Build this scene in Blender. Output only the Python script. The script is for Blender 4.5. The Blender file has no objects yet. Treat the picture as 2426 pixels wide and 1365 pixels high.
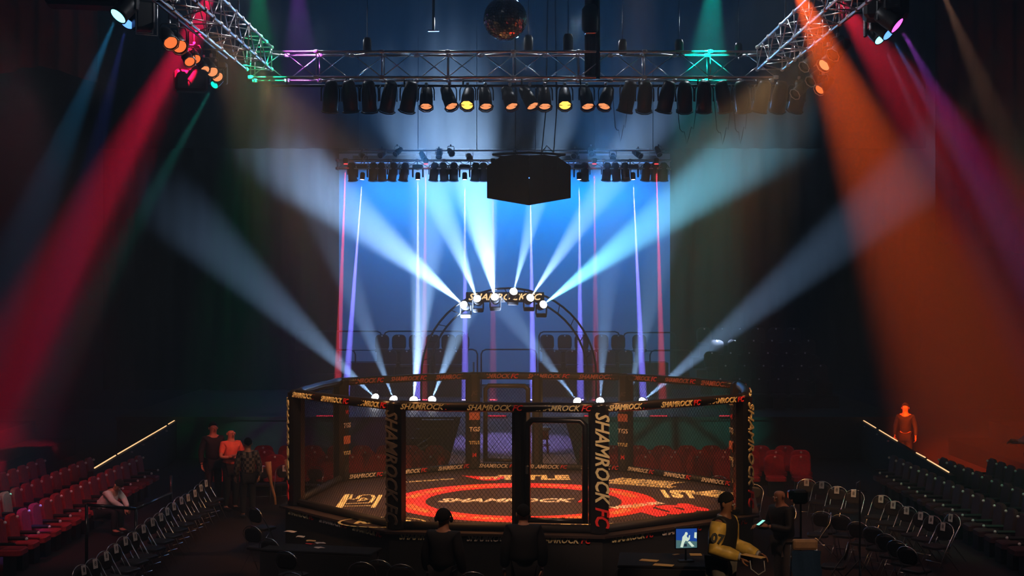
import bpy, bmesh, math, random
from mathutils import Vector, Matrix, Euler
random.seed(7)
PI = math.pi
SC = bpy.context.scene
COL = SC.collection

# ------------------------------------------------------------------ camera, world, haze, exposure
FOC = 3500.0            # focal length in pixels of the 2426 px wide frame
CAMZ = 5.05


def P(px, py, d):
    """point at distance d in front of the balcony seen in direction px,py"""
    return Vector(((px - 1213) * d / FOC, d, CAMZ - (py - 675) * d / FOC))


cam = bpy.data.cameras.new('camera')
cam_o = bpy.data.objects.new('camera', cam)
COL.objects.link(cam_o)
cam_o.location = (0, 0, CAMZ)
cam_o.rotation_euler = (PI / 2, 0, 0)
cam.lens = 36 * FOC / 2426
cam.shift_y = -7.5 / 2426
cam.clip_end = 300
SC.camera = cam_o

SC.view_settings.view_transform = 'Standard'
SC.view_settings.look = 'None'
SC.view_settings.exposure = 0.0
SC.view_settings.gamma = 1.0
SC.view_settings.use_curve_mapping = False

world = bpy.data.worlds.new('hall_air')
SC.world = world
world.use_nodes = True
wn = world.node_tree
wn.nodes.clear()
wo = wn.nodes.new('ShaderNodeOutputWorld')
wb = wn.nodes.new('ShaderNodeBackground')
wb.inputs[0].default_value = (0, 0, 0, 1)
wb.inputs[1].default_value = 0
wv = wn.nodes.new('ShaderNodeVolumeScatter')
wv.inputs['Color'].default_value = (.62, .82, 1, 1)
wv.inputs['Density'].default_value = 0.009
wv.inputs['Anisotropy'].default_value = 0.15
wn.links.new(wb.outputs[0], wo.inputs[0])
wn.links.new(wv.outputs[0], wo.inputs[1])

cy = SC.cycles
cy.use_denoising = True
cy.volume_bounces = 0
cy.max_bounces = 4
cy.diffuse_bounces = 1
cy.glossy_bounces = 3
cy.use_light_tree = True
cy.sample_clamp_indirect = 4


def light(parent, s, t, color, deg, power, blend=.6, rad=.06, kind='SPOT', name='lamp'):
    l = bpy.data.lights.new(name, kind)
    l.energy = power
    l.color = color
    l.shadow_soft_size = rad
    if kind == 'SPOT':
        l.spot_size = math.radians(deg)
        l.spot_blend = blend
    o = bpy.data.objects.new(name, l)
    COL.objects.link(o)
    s = Vector(s)
    t = Vector(t)
    o.rotation_euler = (t - s).to_track_quat('-Z', 'Y').to_euler()
    if parent is not None:
        o.parent = parent
        o.location = s - parent.location
    else:
        o.location = s
    return o


def area(s, t, color, sx, sy, power, spread=120, name='lamp'):
    l = bpy.data.lights.new(name, 'AREA')
    l.shape = 'RECTANGLE'
    l.size = sx
    l.size_y = sy
    l.energy = power
    l.color = color
    l.spread = math.radians(spread)
    o = bpy.data.objects.new(name, l)
    COL.objects.link(o)
    o.location = s
    o.rotation_euler = (Vector(t) - Vector(s)).to_track_quat('-Z', 'Y').to_euler()
    return o


# --- big wash lights of the hall (mostly added lamps; only the backdrop floods have fixtures) ---
# blue floods on the backdrop from the top batten
area((-.3, 54.6, 9.5), (-.3, 55.9, 5.0), (.0, .25, 1), 11.6, .4, 560, 150, 'backdrop_wash')
# added blue back light without a fixture: makes the haze over the cage glow
light(None, (-3, 49.6, 9.0), (-2.5, 22, 19), (.12, .4, 1), 55, 5500, 1, .3, name='haze_fill')
light(None, (3, 49.6, 9.0), (2.5, 22, 19), (.12, .42, 1), 55, 5500, 1, .3, name='haze_fill')
# red washes on the audience
light(None, (-8, 24, 9), (-10, 29.5, 0), (1, .1, .16), 44, 900, .6, .2, name='audience_wash')
light(None, (5, 31, 9), (4.9, 36.5, 0), (1, .03, .09), 36, 420, .5, .2, name='audience_wash')
light(None, (-5, 31, 9), (-4.6, 36.5, 0), (1, .04, .22), 36, 240, .5, .2, name='audience_wash')
light(None, (9, 24, 9), (10.4, 30, 0), (.12, 1, .5), 46, 520, .6, .2, name='audience_wash')
light(None, (8.6, 22, 9), (8.2, 28, 0), (1, .5, .5), 34, 260, .6, .2, name='audience_wash')
# violet wash on the ramp
light(None, (-.5, 40, 8), (0, 38, 1), (.4, .3, 1), 30, 1500, .6, .2, name='ramp_wash')
# added warm fill lamps that brighten the front rows
light(None, (0, 17.5, 8.5), (0, 23.5, 0), (1, .62, .42), 60, 480, .8, .3, name='front_fill')
light(None, (1.2, 13.5, 8.6), (1.75, 24.7, 1.9), (1, .6, .4), 15, 2600, .7, .1, name='cage_key')  # added warm key that brightens the lettering on the cage front
light(None, (5.0, 15.5, 7.0), (4.08, 20.6, 1.35), (1, .7, .5), 9, 260, .6, .1, name='riser_key')  # added spot that brings out the draped chair
light(None, (4.2, 12.5, 7.2), (2.75, 18.5, 1.9), (1, .66, .36), 13, 720, .6, .1, name='riser_key')  # added key on the figure with gold sleeves
light(None, (7.0, 18, 8), (4.4, 23.3, 1.4), (1, .5, .28), 24, 420, .8, .2, name='front_fill')
light(None, (-6.0, 17, 8), (-6.0, 26, .5), (1, .7, .65), 44, 520, .8, .3, name='front_fill')
light(None, (6.5, 18, 8), (7.0, 27, .5), (1, .6, .5), 36, 340, .8, .3, name='front_fill')
light(None, (-3.2, 25.5, 8), (-6.35, 33, 1.55), (1, .16, .12), 8, 1800, .6, .1, name='aisle_key')  # added spot that brings out the coral shirt
light(None, (-5.2, 24, 8), (-8.1, 30, .9), (1, .75, .7), 8, 330, .6, .1, name='aisle_key')  # added spot on the white shirt among the seats
for x_, y_ in ((-4.95, 28.3), (5.1, 28.3), (-4.95, 23.8), (5.1, 23.8)):  # added lamps that brighten the canvas beyond what the cans give
    light(None, (x_, y_, 9.25), (.3, 28.6 + (28.3 - y_) * .1, .9), (1, .44, .15), 50, 2300, .4, .12, name='canvas_key')
light(None, (-10, 37, 10), (-15, 45, 13.3), (1, .5, .4), 50, 260, 1, .2, name='drape_fill')  # added dim spots that bring out the red drapes
light(None, (12, 37, 9), (16.5, 45, 13), (1, .45, .35), 55, 180, 1, .2, name='drape_fill')
# added cool lamps close to the trusses for highlights on the metal
for x_ in (-4.2, -1.4, 1.4, 4.2):
    light(None, (x_, 31.2, 10.6), (x_, 30, 9.5), (.75, .85, 1), 150, 90, 1, .04, name='truss_fill')
for y_ in (27.5, 24.5):
    light(None, (-4.2, y_, 10.6), (-5.2, y_, 9.5), (.85, .9, 1), 150, 90, 1, .04, name='truss_fill')
    light(None, (4.3, y_, 10.6), (5.2, y_, 9.5), (.85, .9, 1), 150, 90, 1, .04, name='truss_fill')


# ------------------------------------------------------------------ materials
def mat(name, col, rough=.6, metal=0., var=.15, scale=12., bump=0., emit=None, es=0., coat=0.):
    m = bpy.data.materials.new(name)
    m.use_nodes = True
    n = m.node_tree
    b = n.nodes['Principled BSDF']
    b.inputs['Roughness'].default_value = rough
    b.inputs['Metallic'].default_value = metal
    if coat:
        b.inputs['Coat Weight'].default_value = coat
    tc = n.nodes.new('ShaderNodeTexCoord')
    no = n.nodes.new('ShaderNodeTexNoise')
    no.inputs['Scale'].default_value = scale
    no.inputs['Detail'].default_value = 3
    n.links.new(tc.outputs['Object'], no.inputs['Vector'])
    cr = n.nodes.new('ShaderNodeValToRGB')
    a = [max(0, c * (1 - var)) for c in col]
    d = [min(1, c * (1 + var)) for c in col]
    cr.color_ramp.elements[0].position = .3
    cr.color_ramp.elements[1].position = .7
    cr.color_ramp.elements[0].color = (*a, 1)
    cr.color_ramp.elements[1].color = (*d, 1)
    n.links.new(no.outputs['Fac'], cr.inputs[0])
    n.links.new(cr.outputs[0], b.inputs['Base Color'])
    if bump:
        bp = n.nodes.new('ShaderNodeBump')
        bp.inputs['Strength'].default_value = bump
        n.links.new(no.outputs['Fac'], bp.inputs['Height'])
        n.links.new(bp.outputs[0], b.inputs['Normal'])
    if emit:
        b.inputs['Emission Color'].default_value = (*emit, 1)
        b.inputs['Emission Strength'].default_value = es
    return m


M = {}
M['carpet'] = mat('carpet', (.028, .017, .018), .95, 0, .35, 30, .3)
M['black_wall'] = mat('black_wall', (.012, .012, .014), .9, 0, .3, 1.5)
M['ceiling'] = mat('ceiling', (.01, .01, .012), .95, 0, .2, 1)
M['stage_black'] = mat('stage_black', (.02, .02, .022), .55, 0, .3, 4)
M['drape'] = mat('drape', (.00012, .00014, .0002), 1, 0, .3, 2)
for k_ in ('drape', 'black_wall', 'ceiling', 'carpet', 'stage_black'):
    M[k_].node_tree.nodes['Principled BSDF'].inputs['Specular IOR Level'].default_value = 0 if k_ == 'drape' else .15
M['red_drape'] = mat('red_drape', (.1, .025, .018), .85, 0, .35, 1.5)
M['red_drape'].node_tree.nodes['Principled BSDF'].inputs['Specular IOR Level'].default_value = 0
M['cyc'] = mat('cyc', (.78, .8, .84), .9, 0, .04, .6)
M['ramp'] = mat('ramp', (.42, .42, .5), .7, 0, .12, 6)
M['skirt'] = mat('skirt', (.012, .012, .014), .8, 0, .2, 5)
M['canvas'] = mat('canvas', (.024, .012, .01), .8, 0, .2, 40, .1)
M['ring_red'] = mat('ring_red', (.85, .03, .015), .6, 0, .06, 10)
M['print_gold'] = mat('print_gold', (.98, .8, .45), .6, 0, .25, 30)
M['print_white'] = mat('print_white', (.85, .8, .75), .6, 0, .08, 30)
M['print_red'] = mat('print_red', (.85, .03, .03), .6, 0, .08, 30)
M['print_gray'] = mat('print_gray', (.1, .09, .09), .6, 0, .08, 30)
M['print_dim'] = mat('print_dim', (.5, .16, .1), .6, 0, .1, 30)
M['print_ring'] = mat('print_ring', (1, .42, .12), .6, 0, .1, 30)
M['pad'] = mat('pad', (.012, .012, .014), .32, 0, .2, 20, .15)
M['pad_matte'] = mat('pad_matte', (.01, .01, .012), .6, 0, .2, 20)
M['wire'] = mat('wire', (.004, .004, .005), .8, 0, .2, 20)
M['wire'].node_tree.nodes['Principled BSDF'].inputs['Specular IOR Level'].default_value = .15
M['alu'] = mat('alu', (.75, .76, .78), .28, 1, .1, 6)
M['black_metal'] = mat('black_metal', (.012, .012, .014), .45, .3, .2, 10)
M['black_gloss'] = mat('black_gloss', (.012, .012, .014), .22, 0, .2, 10)
M['chrome'] = mat('chrome', (.7, .7, .72), .24, 1, .05, 10)
M['grille'] = mat('grille', (.006, .007, .012), .8, 0, .3, 80)
M['seat_red'] = mat('seat_red', (.36, .012, .022), .8, 0, .2, 18, .1)
M['seat_dark'] = mat('seat_dark', (.02, .02, .025), .8, 0, .2, 18)
M['plate'] = mat('plate', (.9, .9, .92), .3, .2, .05, 10)
M['card'] = mat('card', (.75, .72, .7), .8, 0, .12, 40)
M['ink'] = mat('ink', (.05, .05, .05), .8, 0, .1, 10)
M['chair_black'] = mat('chair_black', (.014, .013, .014), .55, 0, .2, 20)
M['tan'] = mat('tan', (.75, .42, .2), .7, 0, .12, 12)
M['denim'] = mat('denim', (.03, .08, .16), .85, 0, .2, 30)
M['paper'] = mat('paper', (.8, .75, .68), .8, 0, .05, 10)
M['manila'] = mat('manila', (.8, .5, .18), .8, 0, .08, 10)
M['table'] = mat('table', (.008, .008, .009), .9, 0, .2, 6)
M['skin_dark'] = mat('skin_dark', (.3, .13, .07), .5, 0, .08, 20)
M['skin'] = mat('skin', (.55, .27, .17), .5, 0, .08, 20)
M['hair'] = mat('hair', (.006, .005, .004), .95, 0, .2, 60, .5)
M['gold_sleeve'] = mat('gold_sleeve', (.75, .5, .1), .45, 0, .3, 9, .6)
M['jacket'] = mat('jacket', (.014, .015, .018), .6, 0, .25, 14, .3)
M['gray_stripe'] = mat('gray_stripe', (.4, .4, .45), .6, 0, .1, 30)
M['coral_shirt'] = mat('coral_shirt', (.85, .2, .12), .8, 0, .15, 12, .3)
M['white_shirt'] = mat('white_shirt', (.7, .66, .62), .8, 0, .15, 12, .3)
M['gray_cloth'] = mat('gray_cloth', (.16, .15, .14), .85, 0, .2, 14, .3)
M['dark_cloth'] = mat('dark_cloth', (.012, .012, .015), .8, 0, .25, 14, .3)
M['jeans'] = mat('jeans', (.1, .09, .09), .85, 0, .2, 30)
M['eye'] = mat('eye', (.6, .6, .6), .3, 0, .05, 10)
M['screen_bezel'] = M['black_gloss']


def emis(name, col, s):
    m = mat(name, (.02, .02, .02), .3, 0, .05, 5, 0, col, s)
    return m


M['lens_white'] = emis('lens_white', (.85, .92, 1), 30)
M['lens_violet'] = emis('lens_violet', (.75, .7, 1), 8)
M['lens_red'] = emis('lens_red', (1, .05, .06), 3)
M['lens_peach'] = emis('lens_peach', (1, .36, .14), 1.1)
M['lens_yellow'] = emis('lens_yellow', (1, .55, .09), 2.2)
M['lens_amber'] = emis('lens_amber', (1, .2, .05), 1.2)
M['lens_cyan'] = emis('lens_cyan', (.2, .9, 1), 4)
M['lens_blue'] = emis('lens_blue', (.1, .3, 1), 2.5)
M['lens_magenta'] = emis('lens_magenta', (1, .12, .9), 2.5)
M['lens_green'] = emis('lens_green', (0, .9, .5), 2)
M['lens_off'] = mat('lens_off', (.05, .05, .06), .1, 0, .05, 10)
M['strip_warm'] = emis('strip_warm', (1, .62, .3), 1.4)
M['strip_red'] = emis('strip_red', (1, .02, .08), 1.0)
M['sign_gold_glow'] = emis('sign_gold_glow', (1, .72, .35), 1.3)  # glow put into the letters for stage light falling on them
M['phone_glow'] = emis('phone_glow', (.35, 1, .85), 1.2)


def plaid():
    m = bpy.data.materials.new('plaid')
    m.use_nodes = True
    n = m.node_tree
    b = n.nodes['Principled BSDF']
    b.inputs['Roughness'].default_value = .85
    tc = n.nodes.new('ShaderNodeTexCoord')
    ck = n.nodes.new('ShaderNodeTexChecker')
    ck.inputs['Scale'].default_value = 16
    ck.inputs['Color1'].default_value = (.02, .02, .025, 1)
    ck.inputs['Color2'].default_value = (.2, .17, .15, 1)
    n.links.new(tc.outputs['Object'], ck.inputs['Vector'])
    n.links.new(ck.outputs[0], b.inputs['Base Color'])
    return m


M['plaid'] = plaid()


# ------------------------------------------------------------------ mesh helpers
class MB:
    def __init__(s):
        s.v = []
        s.f = []
        s.sm = []

    def add(s, vs, fs, smooth=False):
        b = len(s.v)
        s.v += [tuple(v) for v in vs]
        for f in fs:
            s.f.append([b + i for i in f])
            s.sm.append(smooth)
        return s

    def box(s, c, d, rot=None, bev=0):
        hx, hy, hz = d[0] / 2, d[1] / 2, d[2] / 2
        if bev:
            b = bev
            pr = [(-hx + b, -hy), (hx - b, -hy), (hx, -hy + b), (hx, hy - b), (hx - b, hy), (-hx + b, hy), (-hx, hy - b), (-hx, -hy + b)]
            vs = []
            for z, k in ((-hz, b), (-hz + b, 0), (hz - b, 0), (hz, b)):
                for x, y in pr:
                    fx = (hx - k) / hx
                    fy = (hy - k) / hy
                    vs.append((x * fx, y * fy, z))
            fs = [[7, 6, 5, 4, 3, 2, 1, 0], [24 + i for i in range(8)]]
            for r in range(3):
                for i in range(8):
                    fs.append([r * 8 + i, r * 8 + (i + 1) % 8, r * 8 + 8 + (i + 1) % 8, r * 8 + 8 + i])
        else:
            vs = [(x, y, z) for z in (-hz, hz) for x, y in ((-hx, -hy), (hx, -hy), (hx, hy), (-hx, hy))]
            fs = [[3, 2, 1, 0], [4, 5, 6, 7], [0, 1, 5, 4], [1, 2, 6, 5], [2, 3, 7, 6], [3, 0, 4, 7]]
        m = Matrix.Translation(Vector(c))
        if rot is not None:
            m = m @ Euler(rot).to_matrix().to_4x4()
        return s.add([m @ Vector(v) for v in vs], fs)

    def tube(s, p, q, r, n=8, r2=None, cap=True):
        p = Vector(p)
        q = Vector(q)
        return s.path([p, q], r, n, rs=None if r2 is None else [r, r2])

    def path(s, pts, r, n=8, closed=False, rs=None):
        pts = [Vector(p) for p in pts]
        N = len(pts)
        t0 = (pts[1] - pts[0]).normalized()
        up = Vector((0, 0, 1)) if abs(t0.z) < .9 else Vector((0, 1, 0))
        nrm = t0.cross(up).normalized()
        vs = []
        prev = t0
        for i, p in enumerate(pts):
            if closed:
                t = (pts[(i + 1) % N] - pts[i - 1]).normalized()
            elif i == 0:
                t = t0
            elif i == N - 1:
                t = (pts[-1] - pts[-2]).normalized()
            else:
                t = ((pts[i + 1] - p).normalized() + (p - pts[i - 1]).normalized())
                t = t.normalized() if t.length > 1e-6 else prev
            q = prev.rotation_difference(t)
            nrm = (q @ nrm).normalized()
            bn = t.cross(nrm).normalized()
            prev = t
            rr = rs[i] if rs else r
            for k in range(n):
                a = 2 * PI * k / n
                vs.append(p + rr * (math.cos(a) * nrm + math.sin(a) * bn))
        fs = []
        for i in range(N if closed else N - 1):
            j = (i + 1) % N
            for k in range(n):
                fs.append([i * n + k, i * n + (k + 1) % n, j * n + (k + 1) % n, j * n + k])
        s.add(vs, fs, True)
        if not closed:
            b = len(s.v) - N * n
            s.f.append([b + k for k in range(n)][::-1])
            s.sm.append(False)
            s.f.append([b + (N - 1) * n + k for k in range(n)])
            s.sm.append(False)
        return s

    def lathe(s, prof, n=16, mtx=None, smooth=True):
        vs = []
        for r, z in prof:
            for k in range(n):
                a = 2 * PI * k / n
                v = Vector((r * math.cos(a), r * math.sin(a), z))
                vs.append(mtx @ v if mtx else v)
        fs = []
        for i in range(len(prof) - 1):
            for k in range(n):
                fs.append([i * n + k, i * n + (k + 1) % n, (i + 1) * n + (k + 1) % n, (i + 1) * n + k])
        s.add(vs, fs, smooth)
        b = len(s.v) - len(vs)
        if prof[0][0] > 1e-4:
            s.f.append([b + k for k in range(n)][::-1])
            s.sm.append(False)
        if prof[-1][0] > 1e-4:
            s.f.append([b + (len(prof) - 1) * n + k for k in range(n)])
            s.sm.append(False)
        return s

    def prism(s, poly, a, b, axis='z'):
        """poly 2-D outline extruded from a to b along axis"""
        def mk(u, v, w):
            return {'z': (u, v, w), 'y': (u, w, v), 'x': (w, u, v)}[axis]
        n = len(poly)
        vs = [mk(u, v, a) for u, v in poly] + [mk(u, v, b) for u, v in poly]
        fs = [list(range(n))[::-1], [n + i for i in range(n)]]
        for i in range(n):
            fs.append([i, (i + 1) % n, n + (i + 1) % n, n + i])
        return s.add(vs, fs)

    def ball(s, c, r, n=10, m=7, sc=(1, 1, 1)):
        prof = [(r * math.sin(PI * i / m), -r * math.cos(PI * i / m)) for i in range(m + 1)]
        mt = Matrix.Translation(Vector(c)) @ Matrix.Diagonal((*sc, 1))
        return s.lathe(prof, n, mt)

    def mesh(s, name, m):
        me = bpy.data.meshes.new(name)
        me.from_pydata(s.v, [], s.f)
        bm = bmesh.new()
        bm.from_mesh(me)
        bmesh.ops.remove_doubles(bm, verts=bm.verts, dist=1e-5)
        bmesh.ops.recalc_face_normals(bm, faces=bm.faces)
        bm.to_mesh(me)
        bm.free()
        if len(me.polygons) == len(s.sm):
            me.polygons.foreach_set('use_smooth', s.sm)
        me.materials.append(M[m])
        me.update()
        return me


def ob(name, me, parent=None, loc=(0, 0, 0), rot=None, quat=None, scale=None):
    o = bpy.data.objects.new(name, me)
    COL.objects.link(o)
    o.location = loc
    if quat is not None:
        o.rotation_mode = 'QUATERNION'
        o.rotation_quaternion = quat
    elif rot is not None:
        o.rotation_euler = rot
    if scale is not None:
        o.scale = scale
    if parent is not None:
        o.parent = parent
    return o


def tag(o, label=None, cat=None, group=None, kind=None):
    if label:
        o['label'] = label
    if cat:
        o['category'] = cat
    if group:
        o['group'] = group
    if kind:
        o['kind'] = kind
    return o


def thing(name, label, cat, loc=(0, 0, 0), rz=0, group=None):
    o = bpy.data.objects.new(name, None)
    COL.objects.link(o)
    o.empty_display_size = .2
    o.location = loc
    o.rotation_euler = (0, 0, rz)
    return tag(o, label, cat, group)


def struct(name, mb, m):
    o = ob(name, mb.mesh(name, m))
    o['kind'] = 'structure'
    return o


ORD = ['first', 'second', 'third', 'fourth', 'fifth', 'sixth', 'seventh', 'eighth', 'ninth', 'tenth', 'eleventh',
       'twelfth', 'thirteenth', 'fourteenth', 'fifteenth', 'sixteenth', 'seventeenth', 'eighteenth', 'nineteenth',
       'twentieth', 'twenty-first', 'twenty-second', 'twenty-third', 'twenty-fourth', 'twenty-fifth', 'twenty-sixth',
       'twenty-seventh', 'twenty-eighth']


def text_mesh(s, size, m, shear=0., off=.0, ext=.002, align='CENTER', space=1.0):
    cu = bpy.data.curves.new('t', 'FONT')
    cu.body = s
    cu.size = size
    cu.shear = shear
    cu.offset = off * size
    cu.extrude = ext
    cu.align_x = align
    cu.align_y = 'CENTER'
    cu.space_character = space
    cu.resolution_u = 2
    o = bpy.data.objects.new('t', cu)
    COL.objects.link(o)
    dg = bpy.context.evaluated_depsgraph_get()
    me = bpy.data.meshes.new_from_object(o.evaluated_get(dg))
    bpy.data.objects.remove(o)
    bpy.data.curves.remove(cu)
    me.materials.clear()
    me.materials.append(M[m])
    me.name = 'lettering'
    return me


def frame(right, up, loc, s=(1, 1, 1)):
    r = Vector(right).normalized()
    u = Vector(up).normalized()
    n = r.cross(u).normalized()
    u = n.cross(r)
    m = Matrix((r, u, n)).transposed().to_4x4()
    return Matrix.Translation(Vector(loc)) @ m @ Matrix.Diagonal((*s, 1))


def letter(parent, me, mtx, name='lettering'):
    o = bpy.data.objects.new(name, me)
    COL.objects.link(o)
    o.parent = parent
    o.matrix_local = mtx
    return o


# word marks: one mesh for the pale letters, one for the red end
_w = text_mesh('SHAMROCK', 1, 'print_white', .35, .02, .01, 'LEFT')
SW = max(v.co.x for v in _w.vertices)
_f = text_mesh('FC', 1, 'print_red', .35, .02, .01, 'LEFT')
FW = max(v.co.x for v in _f.vertices)
TW = SW + .05 + FW
for v in _w.vertices:
    v.co.x -= TW / 2
for v in _f.vertices:
    v.co.x += SW + .05 - TW / 2


def recolor(me, m):
    c = me.copy()
    c.materials.clear()
    c.materials.append(M[m])
    return c


W_WHITE, W_RED = _w, _f
W_GOLD = recolor(_w, 'print_gold')
W_DIM = recolor(_w, 'print_dim')  # dimmer copy: weak light on the back rim is in the colour
W_GRAY = recolor(_w, 'print_gray')  # gray copy: weak light on the left front post is in the colour
F_GRAY = recolor(_f, 'print_gray')
W_SIGN = recolor(_w, 'sign_gold_glow')
F_SIGN = recolor(_f, 'sign_gold_glow')


def wordmark(parent, right, up, loc, h, width, a, b):
    """h letter size, width total width"""
    m = frame(right, up, loc, (width / TW, h, 1))
    letter(parent, a, m)
    letter(parent, b, m)


# ------------------------------------------------------------------ setting
struct('floor', MB().box((0, 27, -.1), (50, 66, .2)), 'carpet')
struct('ceiling', MB().box((0, 27, 17.6), (50, 66, .2)), 'ceiling')
struct('wall_left', MB().box((-24.9, 27, 8.75), (.2, 66, 17.5)), 'black_wall')
struct('wall_right', MB().box((24.9, 27, 8.75), (.2, 66, 17.5)), 'black_wall')
struct('wall_back', MB().box((0, 60, 8.75), (50, .2, 17.5)), 'black_wall')
struct('wall_front', MB().box((0, -5.9, 8.75), (50, .2, 17.5)), 'black_wall')
# stage block with a proud nosing
st = MB().box((0, 51.2, .6), (23, 16.4, 1.2))
struct('stage_floor', st, 'stage_black')
struct('trim_1', MB().box((0, 42.98, 1.16), (23.04, .08, .1)), 'black_metal')
# side stands behind the parapets, stepped
for nm, sx in (('side_stand_floor', -1), ('side_stand_floor', 1)):
    b = MB()
    for k in range(6):
        b.box((sx * (14.2 + 1.2 * k + (24.8 - 14.2 - 1.2 * k) / 2 - .6), 36, .25 + .5 * k), (24.8 - 14.2 - 1.2 * k + 1.2, 16, .5))
    struct(nm, b, 'black_wall')


def folds(x0, x1, y, z0, z1, amp, wl, m, name, label, cat, edge=None):
    b = MB()
    n = int((x1 - x0) / wl * 8)
    top = []
    for side in (0, 1):
        for i in range(n + 1):
            x = x0 + (x1 - x0) * i / n
            yy = y + amp * math.sin(i / 8 * 2 * PI) + .3 * amp * math.sin(i * .37) + side * .02
            zb = z0 if edge is None else z0 + edge * (.5 + .5 * math.sin(i / n * PI * 3 + 1.2))
            b.v.append((x, yy, zb))
            b.v.append((x, yy, z1))
    o = (n + 1) * 2
    for i in range(n):
        b.f.append([i * 2, i * 2 + 2, i * 2 + 3, i * 2 + 1])
        b.f.append([o + i * 2 + 1, o + i * 2 + 3, o + i * 2 + 2, o + i * 2])
        b.f.append([i * 2, o + i * 2, o + i * 2 + 2, i * 2 + 2])
        b.f.append([i * 2 + 1, i * 2 + 3, o + i * 2 + 3, o + i * 2 + 1])
        b.sm += [True, True, False, False]
    c = ob(name, b.mesh(name, m))
    return tag(c, label, cat)


folds(-15, -6.36, 54.2, 1.2, 14, .14, .7, 'drape', 'stage_curtain', 'black stage curtain left of the blue backdrop', 'curtain')
folds(5.8, 15, 54.2, 1.2, 14, .14, .7, 'drape', 'stage_curtain', 'black stage curtain right of the blue backdrop', 'curtain')
folds(-15, 15, 53.6, 10.0, 16.9, .12, .8, 'drape', 'border_curtain', 'black border curtain hanging high above the stage lights', 'curtain')
folds(-19, -12.6, 45, 11.2, 17, .16, .6, 'red_drape', 'swag_curtain', 'dark red swagged curtain high in the upper left corner', 'curtain', .5)
folds(12.9, 21, 45, 6, 17, .16, .6, 'red_drape', 'side_drape', 'dark brownish red drape high along the upper right edge', 'curtain', .3)

# backdrop: a stretched cloth on a pipe frame
cyc = thing('backdrop_cloth', 'large plain blue-lit backdrop cloth at the back of the stage', 'backdrop', (0, 56, 1.2))
b = MB()
NX, NZ = 24, 12
for side in (0, 1):
    for i in range(NX + 1):
        for j in range(NZ + 1):
            b.v.append((-6.7 + 12.8 * i / NX, .015 * math.sin(i * 1.1) * math.sin(j * .5) + side * .02, .03 + 8.8 * j / NZ))
for side in (0, 1):
    o0 = side * (NX + 1) * (NZ + 1)
    for i in range(NX):
        for j in range(NZ):
            a = o0 + i * (NZ + 1) + j
            b.f.append([a, a + NZ + 1, a + NZ + 2, a + 1])
            b.sm.append(True)
ob('cloth', b.mesh('cloth', 'cyc'), cyc)
ob('top_pipe', MB().tube((-6.8, .01, 8.86), (6.2, .01, 8.86), .04).mesh('top_pipe', 'black_metal'), cyc)
ob('bottom_pipe', MB().tube((-6.8, .01, .05), (6.2, .01, .05), .04).mesh('bottom_pipe', 'black_metal'), cyc)
# flood battens that light the backdrop
fl_body = MB().prism([(-.14, -.12), (.1, -.12), (.18, .0), (.1, .12), (-.14, .12)], -1.3, 1.3, 'x').mesh('body', 'black_metal')
fl_lens = MB().box((0, .1, -.13), (2.5, .1, .01)).mesh('lens', 'lens_blue')
for k in range(4):
    pass
    f = thing('flood_light', ['long blue flood batten over the left end of the backdrop', 'long blue flood batten left of the hanging speakers',
                              'long blue flood batten behind the hanging speakers', 'long blue flood batten over the right end of the backdrop'][k],
              'light', (-4.6 + 2.9 * k, 54.9, 9.72), group='flood battens above the backdrop')
    ob('body', fl_body, f)
    ob('lens', fl_lens, f)
    for dx in (-1, 1):
        ob('hanger', MB().tube((dx, 0, .1), (dx, 0, 7.75), .012).mesh('hanger', 'black_metal'), f)

# ramp from the stage down to the cage
rp = thing('entrance_ramp', 'pale violet-lit entrance ramp running from stage to cage', 'ramp', (0.02, 38.5, 0))
b = MB()
b.prism([(-4.55, .0), (4.45, .0), (4.45, 1.2), (-4.55, .86)], -1.5, 1.5, 'x')
ob('deck', b.mesh('deck', 'ramp'), rp)
for sx in (-1, 1):
    ob('side_skirt', MB().prism([(-4.55, 0), (4.45, 0), (4.45, 1.15), (-4.55, .81)], sx * 1.505 - .01, sx * 1.505 + .01, 'x').mesh('side_skirt', 'skirt'), rp)
ss = thing('stage_steps', 'dark steps with a pair of bare metal rails rising to the stage', 'steps', (-2.42, 41.7, 0))
for k in range(5):
    ob('step', MB().box((.15 * (k - 2), .25 * (k - 2), .12 * (k + 1)), (.9, .28, .24 * (k + 1))).mesh('step', 'stage_black'), ss)
A, B = P(958, 1078, 40) - ss.location, P(1060, 1008, 43) - ss.location
for dz in (0, -.17):
    ob('rail', MB().tube(A + Vector((0, 0, dz)), B + Vector((0, 0, dz)), .022).mesh('rail', 'alu'), ss)
for t in (0., .5, 1.):
    q = A.lerp(B, t)
    ob('post', MB().tube((q.x, q.y, 0 if t < .9 else 1.2), q, .018).mesh('post', 'black_metal'), ss)
for k, (px, w) in enumerate([(775, .62), (938, .35), (1178, .52), (1392, .2), (1560, .5), (1716, .3)]):
    q = P(px, 978, 42.85)
    t = thing('step_light', ['red edge light at the left corner of the stage', 'short red edge light left of the ramp', 'red edge light at the top of the ramp',
                             'tiny red edge light right of the ramp', 'red edge light under the right floor beams', 'faint red edge light at the stage far right'][k],
              'light', (q.x, 42.88, 1.26), group='red lights along the stage edge')
    ob('housing', MB().box((0, 0, -.02), (w + .04, .09, .06), bev=.01).mesh('housing', 'black_metal'), t)
    ob('diffuser', MB().box((0, -.05, -.01), (w, .02, .03)).mesh('diffuser', 'strip_red'), t)

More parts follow.
